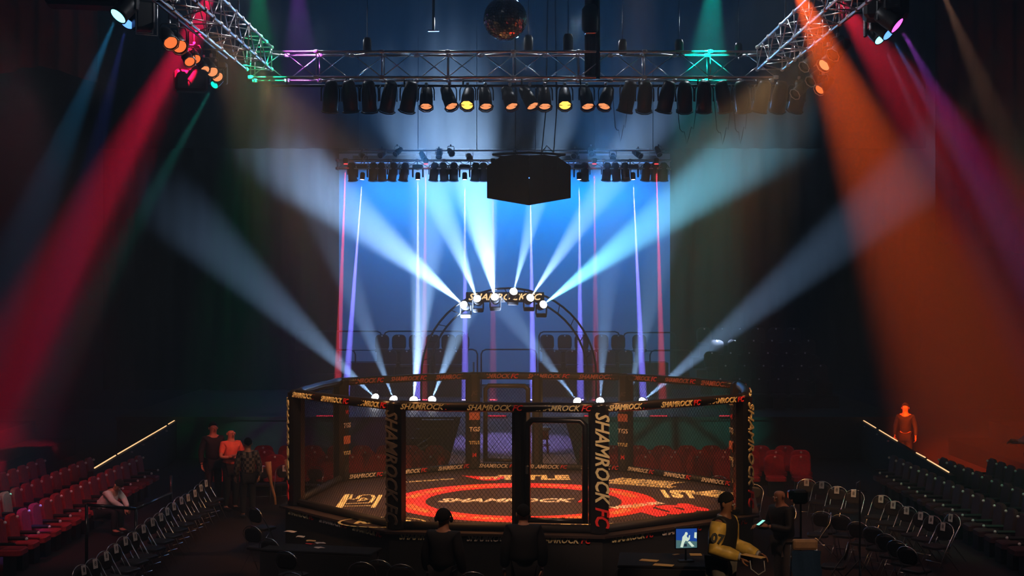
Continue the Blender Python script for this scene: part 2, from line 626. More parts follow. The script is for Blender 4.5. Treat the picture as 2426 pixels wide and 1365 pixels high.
# red stool with a lit top on the ramp
sx_, sy_ = (1285 - 1213) / 97., 36.2
stl = thing('stool', 'round red stool with pale violet-lit top on the ramp', 'stool', (sx_, sy_, .92))
ob('seat', MB().lathe([(0, .58), (.2, .58), (.215, .6), (.215, .63), (.19, .645), (0, .65)], 20).mesh('seat', 'plate'), stl)
for k in range(4):
    a = PI / 4 + k * PI / 2
    ob('leg', MB().tube((.13 * math.cos(a), .13 * math.sin(a), .58), (.2 * math.cos(a), .2 * math.sin(a), 0), .022, 8).mesh('leg', 'seat_red'), stl)
ob('foot_ring', MB().path([(.178 * math.cos(2 * PI * i / 20), .178 * math.sin(2 * PI * i / 20), .2) for i in range(20)], .014, 6, True).mesh('foot_ring', 'seat_red'), stl)
ob('apron', MB().lathe([(.15, .35), (.17, .35), (.15, .58), (.13, .58)], 18).mesh('apron', 'seat_red'), stl)

# ------------------------------------------------------------------ cage
CX, CY, CR = .28, 29.0, 4.5
ZC, ZT = .9, 3.0
V8 = []
for k in range(8):
    th = math.radians(-30 + 45 * k)
    V8.append(Vector((CX + CR * math.sin(th), CY - CR * math.cos(th), 0)))


def octo(r, rot=-30):
    return [(CX + r * math.sin(math.radians(rot + 45 * k)), CY - r * math.cos(math.radians(rot + 45 * k))) for k in range(8)]


plat = thing('cage_platform', 'low eight-sided black platform with printed canvas carrying the cage', 'platform', (0, 0, 0))
ob('base', MB().prism(octo(4.7), 0, .86).mesh('base', 'skirt'), plat)
ob('canvas', MB().prism(octo(4.82), .86, .9).mesh('canvas', 'canvas'), plat)
RX, RY = .22, 28.35
b = MB()
n = 96
for k in range(n):
    a = 2 * PI * k / n
    for r, z in ((1.88, .903), (2.55, .903)):
        b.v.append((RX + r * math.cos(a), RY + r * math.sin(a), z))
for k in range(n):
    j = (k + 1) % n
    b.f.append([2 * k, 2 * k + 1, 2 * j + 1, 2 * j])
    b.sm.append(False)
ob('printed_ring', b.mesh('printed_ring', 'ring_red'), plat)
Z1 = .906


def floor_text(s, x, y, w, h, m, rot=0, shear=.0, off=.03):
    me = text_mesh(s, 1, m, shear, off, .001)
    wd = max(v.co.x for v in me.vertices) - min(v.co.x for v in me.vertices)
    hh = max(v.co.y for v in me.vertices) - min(v.co.y for v in me.vertices)
    r = Vector((math.cos(rot), math.sin(rot), 0))
    u = Vector((-math.sin(rot), math.cos(rot), 0))
    letter(plat, me, frame(r, u, (x, y, Z1), (w / wd, h / hh, 1)))


def floor_poly(pts, m, name='printed_mark'):
    bb = MB()
    bb.add([(x, y, Z1) for x, y in pts], [list(range(len(pts)))])
    return ob(name, bb.mesh(name, m), plat)


wordmark(plat, (1, 0, 0), (0, 1, 0), (RX + .0, 28.35, Z1), .62, 3.3, W_WHITE, W_RED)
floor_text('TITLE', .47, 31.75, 1.55, .8, 'print_gold', 0, 0, .06)
floor_poly([(-1.1, 32.1), (-.62, 31.95), (-.35, 31.95), (.1, 32.1), (-.1, 31.75), (-.35, 31.3), (-.62, 31.3), (-.9, 31.75)], 'print_red')
bb = text_mesh('GT', .5, 'print_gold', 0, .05, .001)
letter(plat, bb, frame((1, 0, 0), (0, 1, 0), (-.48, 31.65, Z1 + .004), (.7, 1, 1)))
# yellow line of small letters at the upper left of the canvas
floor_text('SAINT LOUIS FIGHT TEAM', -1.9, 31.2, 1.5, .16, 'print_gold', math.radians(28))
# script words, upper right
floor_text('BOARDWALK', 2.75, 31.1, 1.55, .7, 'print_gold', math.radians(-30), .4, .05)
floor_text('HARDWOOD FLOORS', 2.65, 30.6, 1.5, .3, 'print_gold', math.radians(-30), .2, .03)
# right-hand emblem
floor_text('1ST', 3.35, 29.2, .75, 1.1, 'print_gold', math.radians(-10), -.5, .05)
floor_text('PHORM', 4.0, 29.3, .8, .8, 'print_gold', math.radians(-50), .2, .06)
# red mark, lower right
floor_text('BUDS', 2.9, 27.15, 1.5, 1.0, 'print_red', math.radians(35), .4, .08)
floor_text('MISSOURI', 2.35, 27.75, 1.2, .3, 'print_white', math.radians(35), .2, .03)
floor_text('WELLNESS', 3.1, 26.45, 1.2, .22, 'print_white', math.radians(35), .2, .03)
# lines at the front edge
floor_text('FIGHT NIGHT SAINT LOUIS', .35, 25.45, 2.6, .25, 'print_gold', 0, 0, .03)
floor_text('PRO US MMA', -.5, 25.1, 1.3, .32, 'print_gold', 0, 0, .06)
floor_text('XY', 1.75, 25.5, .45, .35, 'print_gold', 0, 0, .04)
floor_text('EST', 2.0, 25.25, .3, .2, 'print_gold', 0, 0, .04)
# big angular mark at the left: nested brackets


def bracket(pts, w, m='print_gold'):
    for (x0, y0), (x1, y1) in zip(pts, pts[1:]):
        d = Vector((x1 - x0, y1 - y0))
        nn = Vector((-d.y, d.x)).normalized() * w / 2
        e = d.normalized() * w / 2
        floor_poly([(x0 - e.x + nn.x, y0 - e.y + nn.y), (x1 + e.x + nn.x, y1 + e.y + nn.y), (x1 + e.x - nn.x, y1 + e.y - nn.y), (x0 - e.x - nn.x, y0 - e.y - nn.y)], m)


def cp(px, py):
    d = FOC * (CAMZ - ZC) / (py - 675)
    return ((px - 1213) * d / FOC, d)


bracket([cp(824, 1173), cp(803, 1203)], .13)
bracket([cp(817, 1200), cp(880, 1199)], .05)
bracket([cp(902, 1174), cp(884, 1203)], .08)
bracket([cp(832, 1173), cp(828, 1184), cp(845, 1183), cp(855, 1174), cp(882, 1173), cp(886, 1180), cp(877, 1192), cp(824, 1194)], .07)
bracket([cp(855, 1187), cp(872, 1184), cp(860, 1180), cp(849, 1188)], .05)
# oval mark at the lower left
cc = cp(905, 1238)
ring = [(cc[0] + .75 * math.cos(a * PI / 12), cc[1] + .55 * math.sin(a * PI / 12)) for a in range(25)]
bracket(ring, .05, 'print_gold')
floor_text('RIVER', cc[0], cc[1], 1.0, .4, 'print_gold', 0, .2, .05)
# words running round the ring
RT = 'SAINT LOUIS  MISSOURI'
for rep in range(4):
    for i, chh in enumerate(RT):
        if chh == ' ':
            continue
        a = -rep * PI / 2 - PI / 4 - i * math.radians(3.3) + .6
        me = text_mesh(chh, .3, 'print_ring', 0, .03, .001)
        r = 2.21
        letter(plat, me, frame((math.sin(a), -math.cos(a), 0), (math.cos(a), math.sin(a), 0), (RX + r * math.cos(a), RY + r * math.sin(a), Z1)), 'ring_letter')

cage = thing('fighting_cage', 'eight-sided black chain-link fighting cage with padded posts and rim', 'cage', (0, 0, 0))
for i in range(8):
    A, B = V8[i], V8[(i + 1) % 8]
    mid = (A + B) / 2
    e = (B - A).normalized()
    out = (mid - Vector((CX, CY, 0))).normalized()
    # rim padding, slightly bulged outwards
    pts = []
    for j in range(9):
        t = j / 8
        pts.append(A.lerp(B, t) + out * .10 * math.sin(t * PI) + Vector((0, 0, ZT + .005 * math.sin(j * 2.3))))
    rim = ob('rim_pad', MB().path(pts, .085, 12).mesh('rim_pad', 'pad'), cage)
    # padding along the floor
    bp = ob('floor_pad', MB().path([A + Vector((0, 0, ZC + .07)), B + Vector((0, 0, ZC + .07))], .07, 8).mesh('floor_pad', 'pad_matte'), cage)
    front = out.y < .2
    nrep = 3
    for k in range(nrep):
        t = (k + .5) / nrep
        q = A.lerp(B, t) + out * .10 * math.sin(t * PI)
        if front:
            wordmark(rim, e, (0, 0, 1), q + out * .088 + Vector((0, 0, ZT - .01)), .13, .95, W_GOLD, W_RED)
            if k != 1 or i in (0, 1, 7):
                q2 = A.lerp(B, t) + out * .19
                wordmark(plat, e, (0, 0, 1), q2 + Vector((0, 0, .81)) + out * .03, .15, .95, W_WHITE if k == 1 else W_GOLD, W_RED)
        else:
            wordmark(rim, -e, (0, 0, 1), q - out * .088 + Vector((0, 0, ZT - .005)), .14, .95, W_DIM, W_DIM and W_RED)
            wordmark(bp, -e, (0, 0, 1), A.lerp(B, t) - out * .072 + Vector((0, 0, ZC + .075)), .12, .85, W_WHITE, W_RED)


def post_pad(w):
    c = w * .28
    h = w / 2
    poly = [(-h + c, -h), (h - c, -h), (h, -h + c), (h, h - c), (h - c, h), (-h + c, h), (-h, h - c), (-h, -h + c)]
    return MB().prism(poly, ZC + .02, ZT + .03)


pp = post_pad(.31).mesh('post_pad', 'pad')
core = MB().prism([(-.05, -.05), (.05, -.05), (.05, .05), (-.05, .05)], ZC, ZT + .05).mesh('steel_post', 'black_metal')
cap_ = MB().lathe([(.0, .05), (.07, .04), (.11, .02), (.13, .0), (.13, -.04)], 10).mesh('cap', 'pad')
T_TITLE = text_mesh('TITLE', .1, 'print_gold', 0, .03, .001)
T_TGS = text_mesh('TGS', .14, 'print_white', .1, .03, .001)
T_JC = text_mesh('JC', .13, 'print_gray', .3, .02, .001)
T_BAR = text_mesh('-RAW-', .09, 'print_gold', 0, .02, .001)
T_BOX = MB().box((0, 0, 0), (.24, .17, .003)).mesh('lettering', 'print_dim')
T_M = text_mesh('M', .13, 'print_red', 0, .02, .001)
for i in range(8):
    v = V8[i]
    rad = (v - Vector((CX, CY, 0))).normalized()
    side = Vector((rad.y, -rad.x, 0)) * -1     # reading direction seen from outside
    q = rad.to_track_quat('-Y', 'Z')
    pst = ob('post', pp, cage, v, quat=q)
    ob('steel_core', core, pst)
    ob('cap', cap_, pst, (0, 0, ZT + .04))
    # outside: word mark running down the post
    if rad.y < .3:
        a_, b_ = (W_GRAY, F_GRAY) if i == 0 else (W_GOLD, W_RED)
        m = frame((0, 0, -1), (1, 0, 0), (-.0, -.158, (ZC + ZT) / 2 + .02), (1.95 / TW, .34, 1))
        letter(pst, a_, m)
        letter(pst, b_, m)
    # inside: stacked sponsor marks
    stack = [(T_JC, 2.62), (T_TITLE, 2.38), (T_BOX, 2.1), (T_TGS, 1.8), (T_TITLE, 1.5), (T_M, 1.22)]
    if i in (2, 3, 4, 5, 6):
        if i in (3, 6):
            stack = [(T_BAR, 2.62), (T_M, 2.36), (T_TGS, 2.08), (T_BOX, 1.78), (T_TITLE, 1.5), (T_JC, 1.2)]
        for me_, z in stack:
            letter(pst, me_, frame((-1, 0, 0), (0, 0, 1), (0, .158, z)))

# gate frames and chain link


def link_panel(A, B, z0, z1, pitch=.072, r=.0028):
    d = (B - A)
    L = Vector((d.x, d.y, 0)).length
    ex = Vector((d.x, d.y, 0)).normalized()
    nn = Vector((-ex.y, ex.x, 0))
    H = z1 - z0
    b = MB()
    tall = 1.25     # diamonds a bit taller than wide
    for sgn in (1, -1):
        s0 = -H / tall
        while s0 < L:
            # line: x = s0 + t/tall , z = t   (t 0..H); mirrored for sgn -1
            t0 = max(0, -s0 * tall)
            t1 = min(H, (L - s0) * tall)
            if t1 > t0 + .01:
                xa, xb = s0 + t0 / tall, s0 + t1 / tall
                if sgn < 0:
                    xa, xb = L - xa, L - xb
                o = nn * (.004 * sgn)
                pa = Vector((A.x, A.y, z0 + t0)) + ex * xa + o
                pb = Vector((A.x, A.y, z0 + t1)) + ex * xb + o
                dr = (pb - pa).normalized()
                u = dr.cross(nn).normalized()
                vs = []
                for p_ in (pa, pb):
                    for a in (0, 2 * PI / 3, 4 * PI / 3):
                        vs.append(p_ + r * (math.cos(a) * u + math.sin(a) * nn))
                b.add(vs, [[0, 1, 4, 3], [1, 2, 5, 4], [2, 0, 3, 5]])
            s0 += pitch
    b.tube((A.x, A.y, z0), (B.x, B.y, z0), .012, 6)
    b.tube((A.x, A.y, z1), (B.x, B.y, z1), .012, 6)
    me = b.mesh('chain_link', 'wire')
    o = ob('chain_link', me, cage)
    o['kind'] = 'stuff'
    return o


def gate(A, B, face):
    """gate between A and B (2-D points on a face)"""
    ex = (B - A).normalized()
    g = ob('gate_frame', MB().path([Vector((A.x, A.y, ZC + .16)), Vector((A.x, A.y, ZT - .3)), A + ex * .08 + Vector((0, 0, ZT - .22)), B - ex * .08 + Vector((0, 0, ZT - .22)),
                                    Vector((B.x, B.y, ZT - .3)), Vector((B.x, B.y, ZC + .16))], .055, 8).mesh('gate_frame', 'pad'), cage)
    ob('gate_sill', MB().tube(A + Vector((0, 0, ZC + .2)), B + Vector((0, 0, ZC + .2)), .045).mesh('gate_sill', 'pad'), g)
    n_ = Vector((ex.y, -ex.x, 0))
    lt = (A if face == 'front' else B) + n_ * .07
    ob('latch', MB().box((lt.x, lt.y, 1.95), (.05, .05, .14), bev=.01).mesh('latch', 'chrome'), g)
    link_panel(A + ex * .04, B - ex * .04, ZC + .22, ZT - .24)


def gate_post(p_):
    g = ob('gate_post', MB().box((p_.x, p_.y, (ZC + ZT) / 2 + .02), (.2, .17, ZT - ZC), bev=.05).mesh('gate_post', 'pad'), cage)
    ob('gate_post_rail', MB().tube((p_.x + .12, p_.y - .02, ZC + .1), (p_.x + .12, p_.y - .02, ZT - .05), .02).mesh('gate_post_rail', 'black_gloss'), g)


for i in range(8):
    A, B = V8[i], V8[(i + 1) % 8]
    e = (B - A).normalized()
    a2, b2 = A + e * .14, B - e * .14
    if i == 0:
        def at(x): return A.lerp(B, (x - A.x) / (B.x - A.x))
        g0, g1, g2 = at(.10), at(.26), at(1.22)
        link_panel(a2, g0, ZC + .12, ZT - .05)
        gate_post(g0)
        gate(g1, g2, 'front')
        link_panel(g2 + e * .05, b2, ZC + .12, ZT - .05)
    elif i == 4:
        def at(x): return A.lerp(B, (x - A.x) / (B.x - A.x))
        g0, g1, g2 = at(.55), at(.36), at(-.6)
        link_panel(a2, g0, ZC + .12, ZT - .05)
        gate_post(g0)
        gate(g1, g2, 'back')
    else:
        link_panel(a2, b2, ZC + .12, ZT - .05)

# ------------------------------------------------------------------ trusses
UNIT = {}
COUP = MB().lathe([(.0, -.05), (.036, -.05), (.044, 0), (.036, .05), (0, .05)], 8).mesh('coupler', 'plate')  # white colour stands in for bright glints at the joints


def unit_tube(r, m, n=6):
    k = (r, m, n)
    if k not in UNIT:
        UNIT[k] = MB().tube((0, 0, 0), (0, 0, 1), r, n).mesh('tube', m)
    return UNIT[k]


def bar(parent, name, p, q, r, m, n=6):
    p, q = Vector(p), Vector(q)
    d = q - p
    return ob(name, unit_tube(r, m, n), parent, p, quat=d.to_track_quat('Z', 'Y'), scale=(1, 1, d.length))


def box_truss(name, label, p, q, w, h, bay, group='box trusses of the lighting rig', rc=.025, rb=.012):
    p, q = Vector(p), Vector(q)
    root = thing(name, label, 'truss', p, group=group)
    d = q - p
    L = d.length
    ex = d.normalized()
    sd = ex.cross(Vector((0, 0, 1))).normalized() * w / 2
    up = Vector((0, 0, h / 2))
    cs = [sd + up, -sd + up, -sd - up, sd - up]
    for c in cs:
        bar(root, 'chord', c, d + c, rc, 'alu', 8)
    nb = max(1, round(L / bay))
    for k in range(nb):
        a, b_ = d * (k / nb), d * ((k + 1) / nb)
        for (i, j) in ((0, 1), (1, 2), (2, 3), (3, 0)):
            if k % 2:
                i, j = j, i
            bar(root, 'brace', a + cs[i], b_ + cs[j], rb, 'alu')
        if k % 2 == 0:
            for i in range(4):
                bar(root, 'strut', a + cs[i], a + cs[(i + 1) % 4], rb, 'alu')
    for k in range(0, nb + 1):
        for c in (cs if k % 2 == 0 else cs[1:3]):
            j = ob('coupler', COUP, root, d * (k / nb) + c, quat=ex.to_track_quat('Z', 'Y'))
    return root


FT = box_truss('lighting_truss', 'long silver box truss across the hall above the cage', (-5.3, 30.2, 9.52), (5.35, 30.2, 9.52), .5, .52, .66)
LT = box_truss('lighting_truss', 'silver side truss running overhead at the left', (-5.1, 29.8, 9.62), (-5.1, 15.5, 9.62), .5, .45, .66)
RT_ = box_truss('lighting_truss', 'silver side truss running overhead at the right', (5.2, 29.8, 9.62), (5.2, 15.5, 9.62), .5, .45, .66)
BT = box_truss('stage_truss', 'narrow silver truss above the stage in front of the backdrop', (-5.9, 50, 9.12), (5.35, 50, 9.12), .3, .28, .45)
# pipe under the front truss that carries the cans
pipe = thing('lighting_pipe', 'dark pipe under the front truss carrying the row of cans', 'pipe', (0, 30.2, 9.12))
bar(pipe, 'pipe', (-4.9, 0, 0), (5.6, 0, 0), .026, 'black_metal', 8)
for k in range(9):
    bar(pipe, 'hanger', (-4.6 + k * 1.2, 0, 0), (-4.6 + k * 1.2, 0, .17), .018, 'black_metal')
pipe2 = thing('lighting_pipe', 'pipe above the stage truss carrying small spots', 'pipe', (0, 50.3, 9.62))
bar(pipe2, 'pipe', (-5.6, 0, 0), (5.2, 0, 0), .025, 'alu', 8)
for k in range(6):
    bar(pipe2, 'hanger', (-5.2 + k * 2, 0, 0), (-5.2 + k * 2, 0, 7.8), .012, 'black_metal')
for sx, lab in ((-1, 'dark outrigger pipe beside the left side truss'), (1, 'dark outrigger pipe beside the right side truss')):
    p3 = thing('lighting_pipe', lab, 'pipe', (sx * 5.75, 22.8, 9.62))
    bar(p3, 'pipe', (0, -6.5, 0), (0, 6.95, 0), .026, 'black_metal', 8)
    for yy in (-5, -2, 1, 4):
        bar(p3, 'hanger', (0, yy, 0), (-sx * .4, yy, 0), .018, 'black_metal')

# ------------------------------------------------------------------ fixtures
# can: axis +Z through the lens, pivot at origin
can_body = MB().lathe([(0, -.34), (.07, -.34), (.10, -.3), (.115, -.18), (.125, -.1), (.125, .16), (.118, .16), (.118, .12), (0, .11)], 16).mesh('body', 'black_metal')
can_gel = MB().path([(.14 * math.cos(a * PI / 4 + PI / 8), .14 * math.sin(a * PI / 4 + PI / 8), .17) for a in range(8)], .012, 5, True).mesh('gel_frame', 'black_metal')
can_gel2 = recolor(can_gel, 'alu')
can_rim = recolor(can_gel, 'black_gloss')


def lens_mesh(r, z, m):
    return MB().lathe([(r, z - .012), (r, z), (r * .7, z + .012), (0, z + .02)], 18).mesh('lens', m)


CAN_LENS = {k: lens_mesh(.112, .125, k) for k in ('lens_off', 'lens_peach', 'lens_yellow', 'lens_amber', 'lens_cyan', 'lens_blue', 'lens_magenta')}
yoke_m = MB().path([(-.15, 0, 0), (-.15, 0, .2), (-.12, 0, .26), (.12, 0, .26), (.15, 0, .2), (.15, 0, 0)], .013, 6).mesh('yoke', 'black_metal')
clamp_m = MB().box((0, 0, .3), (.06, .06, .08), bev=.012).mesh('clamp', 'alu')
slat_m = MB().box((0, 0, .13), (.225, .012, .02)).mesh('louver', 'black_metal')


def can(name, label, loc, aim, lens='lens_off', group=None, scale=1., frame_mesh=None, slat=False):
    """loc: pivot of the can; aim: direction"""
    r = thing(name, label, 'light', loc, group=group)
    aim = Vector(aim).normalized()
    q = aim.to_track_quat('Z', 'Y')
    s = (scale,) * 3
    ob('body', can_body, r, quat=q, scale=s)
    ob('lens', CAN_LENS[lens], r, quat=q, scale=s)
    ob('gel_frame', frame_mesh or can_gel, r, quat=q, scale=s)
    if slat:
        ob('louver', slat_m, r, quat=q, scale=s)
    yaw = math.atan2(aim.x, -aim.y)
    ob('yoke', yoke_m, r, rot=(0, 0, yaw), scale=s)
    ob('clamp', clamp_m, r, scale=s)
    return r


# row of cans under the front truss
lit = {1010: 'lens_peach', 1065: 'lens_peach', 1108: 'lens_yellow', 1150: 'lens_peach', 1208: 'lens_peach', 1255: 'lens_peach',
       1290: 'lens_peach', 1338: 'lens_yellow', 1390: 'lens_peach', 1435: 'lens_peach'}
row = [783, 830, 875, 920, 968] + sorted(lit) + [1485, 1527, 1577, 1622, 1668, 1716, 1760, 1803, 1845, 1888]
GRP = 'stage cans hanging in a row under the front truss'
kl = ku = kr = 0
for px in row:
    x = (px - 1213) * 30.2 / FOC
    if px in lit:
        tilt = {1010: 0, 1065: .35, 1108: -.1, 1150: .1, 1208: .3, 1255: .5, 1290: .05, 1338: 0, 1390: .15, 1435: -.3}[px]
        yl = {1108: 1.0, 1338: .95}.get(px, .62)
        lb = ('%s glowing can under the front truss, %s lens' % (ORD[kl], 'bright yellow' if 'yellow' in lit[px] else 'peach'))
        kl += 1
        aimv = Vector((tilt, -yl, -1))
        c = can('stage_can', lb, (x, 30.2, 8.82), aimv, lit[px], GRP, 1.08, can_rim, True)
        src = Vector((x, 30.2, 8.82)) + aimv.normalized() * .22
        warm = (1, .5, .22)
        light(c, src, (x * .55 + .1, 28.3, .9), warm, 62, 90, .7, .08)
    else:
        if px < 1000:
            lb = '%s unlit black can from the left end of the front truss' % ORD[ku]
            ku += 1
        else:
            lb = '%s unlit black can right of the glowing cans' % ORD[kr]
            kr += 1
        rr = random.uniform(-.25, .25)
        can('stage_can', lb, (x, 30.2, 8.8), (rr, .45 + random.uniform(-.2, .2), -1), 'lens_off', GRP, 1.25)
# loose cables below the truss at the right
for k, (xa, xb, dz) in enumerate([(1600, 1655, .25), (1690, 1735, .3), (1735, 1775, .25), (1450, 1490, .12)]):
    A, B = (xa - 1213) * 30 / FOC, (xb - 1213) * 30 / FOC
    pts = [Vector((A + (B - A) * t / 10, 30.05, 9.0 - (.9 + dz * .3) * math.sin(t / 10 * PI) ** .7 + .12 * math.sin(t * 2.1))) for t in range(11)]
    tag(ob('cable', MB().path(pts, .008, 5).mesh('cable', 'black_metal')), ['thin cable looping below the third dark can right of centre', 'thin cable looping between the dark cans near the right corner',
        'thin cable looping at the right corner of the front truss', 'short cable loop just right of the glowing cans'][k], 'cable', 'loose cables under the front truss')

# moving heads -------------------------------------------------
mh_base = MB().box((0, 0, .07), (.36, .3, .14), bev=.03).mesh('base', 'black_metal')
mh_arm = MB().box((0, 0, .26), (.05, .14, .34), bev=.015).mesh('arm', 'black_metal')
mh_head = MB().lathe([(0, -.2), (.09, -.2), (.13, -.14), (.14, 0), (.135, .14), (.145, .2), (.13, .2), (.125, .17), (0, .17)], 16).mesh('head', 'black_metal')
MH_LENS = {k: lens_mesh(.125, .19, k) for k in ('lens_white', 'lens_violet', 'lens_cyan', 'lens_blue', 'lens_magenta', 'lens_green', 'lens_off')}


BEAM = 2.6


def head(label, loc, aim_pt, lens, color, deg, power, blend=.6, group=None, hang=False, lensr=1., rad=.1, face=None):
    """loc is the lens centre"""
    loc = Vector(loc)
    aim = (Vector(aim_pt) - loc).normalized()
    fc = Vector(face).normalized() if face else aim
    sg = -1 if hang else 1
    piv = loc - fc * .21 * lensr
    r = thing('moving_head', label, 'light', piv - Vector((0, 0, .38 * sg)), group=group)
    rot = (PI, 0, 0) if hang else None
    ob('base', mh_base, r, rot=rot)
    for s in (-1, 1):
        ob('arm', mh_arm, r, (s * .17, 0, 0), rot=rot)
    h = ob('head', mh_head, r, (0, 0, .38 * sg), quat=fc.to_track_quat('Z', 'Y'), scale=(lensr,) * 3)
    ob('lens', MH_LENS[lens], h)
    light(r, loc + fc * .05 + aim * .03, loc + aim * 10, color, deg, power * BEAM, blend, min(rad, .02))
    return r


G1 = 'beam lights standing on the stage floor'
cool = (.46, .66, 1)
tealw = (.25, .74, .92)
fl = [
    ('beam light on the stage floor, outermost at the left', 888, 941, 425, 500, 54.1, cool, 14, 38000),
    ('beam light on the stage floor, second from the left', 932, 945, 690, 300, 53.6, cool, 13, 30000),
    ('beam light on the stage floor with the brightest upright glow', 980, 946, 1040, 265, 53.6, cool, 14, 150000),
    ('beam light on the stage floor beside the back gate', 1024, 946, 1290, 262, 53.6, cool, 14, 55000),
    ('beam light on the stage floor just right of the back gate', 1367, 950, 830, 262, 53.6, cool, 13, 32000),
    ('beam light on the stage floor aimed straight up at the right', 1422, 949, 1460, 250, 53.6, cool, 13, 26000),
    ('beam light on the stage floor partly behind a padded post', 1489, 949, 1640, 262, 53.6, cool, 13, 24000),
    ('beam light on the stage floor, outermost at the right', 1523, 950, 2010, 545, 51, cool, 13, 38000),
]
for lab, px, py, tx, ty, td, c, deg, pw in fl:
    head(lab, P(px, py, 47), P(tx, ty, td), 'lens_white', c, deg, pw, .85, G1, face=(P(tx, ty, 47) - P(px, py, 47)).normalized() * .6 + Vector((0, -1, .2)), rad=.1)
G2 = 'beam lights on the arch over the stage'
ar = [
    ('beam light on the arch, lowest at the left', 1098, 722, 695, 392, 54.1, cool, 18, 190000),
    ('beam light on the arch, second from the left', 1130, 707, 955, 250, 53.6, cool, 18, 105000),
    ('beam light on the arch with the widest white glow', 1172, 703, 1085, 240, 53.6, cool, 24, 185000),
    ('beam light on top of the arch', 1217, 690, 1330, 250, 53.6, cool, 13, 95000),
    ('beam light on the arch, second from the right', 1257, 705, 1560, 255, 53.6, cool, 14, 120000),
    ('beam light on the arch, lowest at the right', 1288, 721, 1790, 345, 53.9, tealw, 17, 185000),
]
for lab, px, py, tx, ty, td, c, deg, pw in ar:
    head(lab, P(px, py, 48.6), P(tx, ty, td), 'lens_white', c, deg, pw, .85, G2, face=(P(tx, ty, 48.6) - P(px, py, 48.6)).normalized() * .5 + Vector((0, -1, 0)), rad=.1)

# straight-down beams from the stage truss
G3 = 'downward beam lights on the stage truss'
for k, (px, bx, pw) in enumerate([(858, 822, 1.2), (990, 990, 1.5), (1101, 1102, 1.), (1256, 1263, 1.3), (1372, 1375, 1.), (1500, 1522, 1.2)]):
    head(['violet downward beam light at the left end of the stage truss', 'violet downward beam light with the whitest column', 'violet downward beam light left of the hanging speakers',
          'violet downward beam light hidden behind the hanging speakers', 'violet downward beam light just right of the hanging speakers', 'violet downward beam light near the right end of the stage truss'][k],
         P(px, 426, 49.9), P(bx, 900, 49.5), 'lens_violet', (.28, .2, 1), 2.2, 1300000 * pw, .35, G3, True, .62, rad=.015)
G4 = 'thin red beam bars on the stage truss'
rb = MB().box((0, 0, .1), (.16, .16, .16), bev=.02).mesh('body', 'black_metal')
rl = MB().lathe([(.07, .0), (.07, .02), (0, .025)], 12).mesh('lens', 'lens_red')
for k, (px, bx, pw) in enumerate([(819, 801, 1.6), (1009, 1004, .7), (1168, 1168, .5), (1408, 1412, .6), (1555, 1568, 1.3)]):
    q = P(px, 388, 49.75)
    r = thing('beam_pod', ['small red beam lamp at the left end of the stage truss', 'small red beam lamp beside the whitest violet column', 'small red beam lamp left behind the hanging speakers',
                           'small red beam lamp right of the hanging speakers', 'small red beam lamp at the right end of the stage truss'][k], 'light', q, group=G4)
    ob('body', rb, r)
    ob('lens', rl, r, rot=(PI, 0, 0))
    light(r, q - Vector((0, 0, .04)), P(bx, 880, 49.5), (1, .04, .07), 2.2, 1300000 * pw, .35, .015)

# cans on the stage truss
GB = 'dark cans under the stage truss'
k = 0
for px in (835, 884, 905, 930, 957, 1028, 1052, 1075, 1126, 1146, 1385, 1437, 1460, 1482, 1530, 1552, 1572):
    can('stage_can', '%s dark can from the left under the stage truss' % ORD[k], ((px - 1213) * 50 / FOC, 50, 8.78), (random.uniform(-.2, .2), .3, -1), 'lens_off', GB, 1.2)
    k += 1
GT = 'small spots standing above the stage truss'
k = 0
for px in (862, 905, 941, 1003, 1040, 1068, 1112, 1362, 1400, 1452, 1512, 1560):
    can('spot_lamp', '%s small spot from the left above the stage truss' % ORD[k], ((px - 1213) * 50.3 / FOC, 50.3, 9.4 + .08 * (k % 3)),
        (random.uniform(-.7, .7), -.7, -.5 + random.uniform(-.3, .3)), 'lens_off', GT, .8, can_gel2)
    k += 1

# left and right side cans
GS = 'cans on the left side truss'
for k, (px, py, sz, le) in enumerate([(400, 93, 1.1, 'lens_amber'), (421, 102, 1.15, 'lens_amber'), (446, 140, .9, 'lens_amber'), (460, 134, .9, 'lens_amber'), (483, 160, .8, 'lens_peach'), (500, 164, 1., 'lens_peach'), (512, 176, 1., 'lens_peach')]):
    d = [25.0, 25.3, 27, 27.3, 28.3, 28.7, 29.0][k]
    can('stage_can', ['amber can with hexagonal frame, outermost on the left side truss', 'bright amber can with hexagonal frame on the left side truss', 'half hidden amber can in the red beam at the left',
                      'amber can behind the half hidden one in the red beam', 'first of three peach cans in the left corner', 'middle one of three peach cans in the left corner', 'lowest of three peach cans in the left corner'][k],
        P(px, py, d), (.55, -1, -.75), le, GS, sz * .9, can_gel2 if k < 3 else None)
GS2 = 'cans on the right side truss'
for k, (px, py, sz, le) in enumerate([(1963, 145, 1.1, 'lens_peach'), (1915, 150, .9, 'lens_off'), (1930, 185, .9, 'lens_off'), (1950, 205, .9, 'lens_amber'), (1893, 215, .9, 'lens_off'), (1985, 120, 1., 'lens_off')]):
    d = [27.3, 28.4, 28.8, 28.2, 29.5, 26.5][k]
    can('stage_can', ['orange glowing can on the right side truss with bright edge', 'dark can in the orange beam, left one', 'dark can in the orange beam, lower one', 'faintly glowing can at the bottom of the right cluster',
                      'dark can at the right corner of the trusses', 'dark can above the orange glowing can'][k], P(px, py, d), (-.7, -.5, -.6), le, GS2, sz * .95, can_gel2)

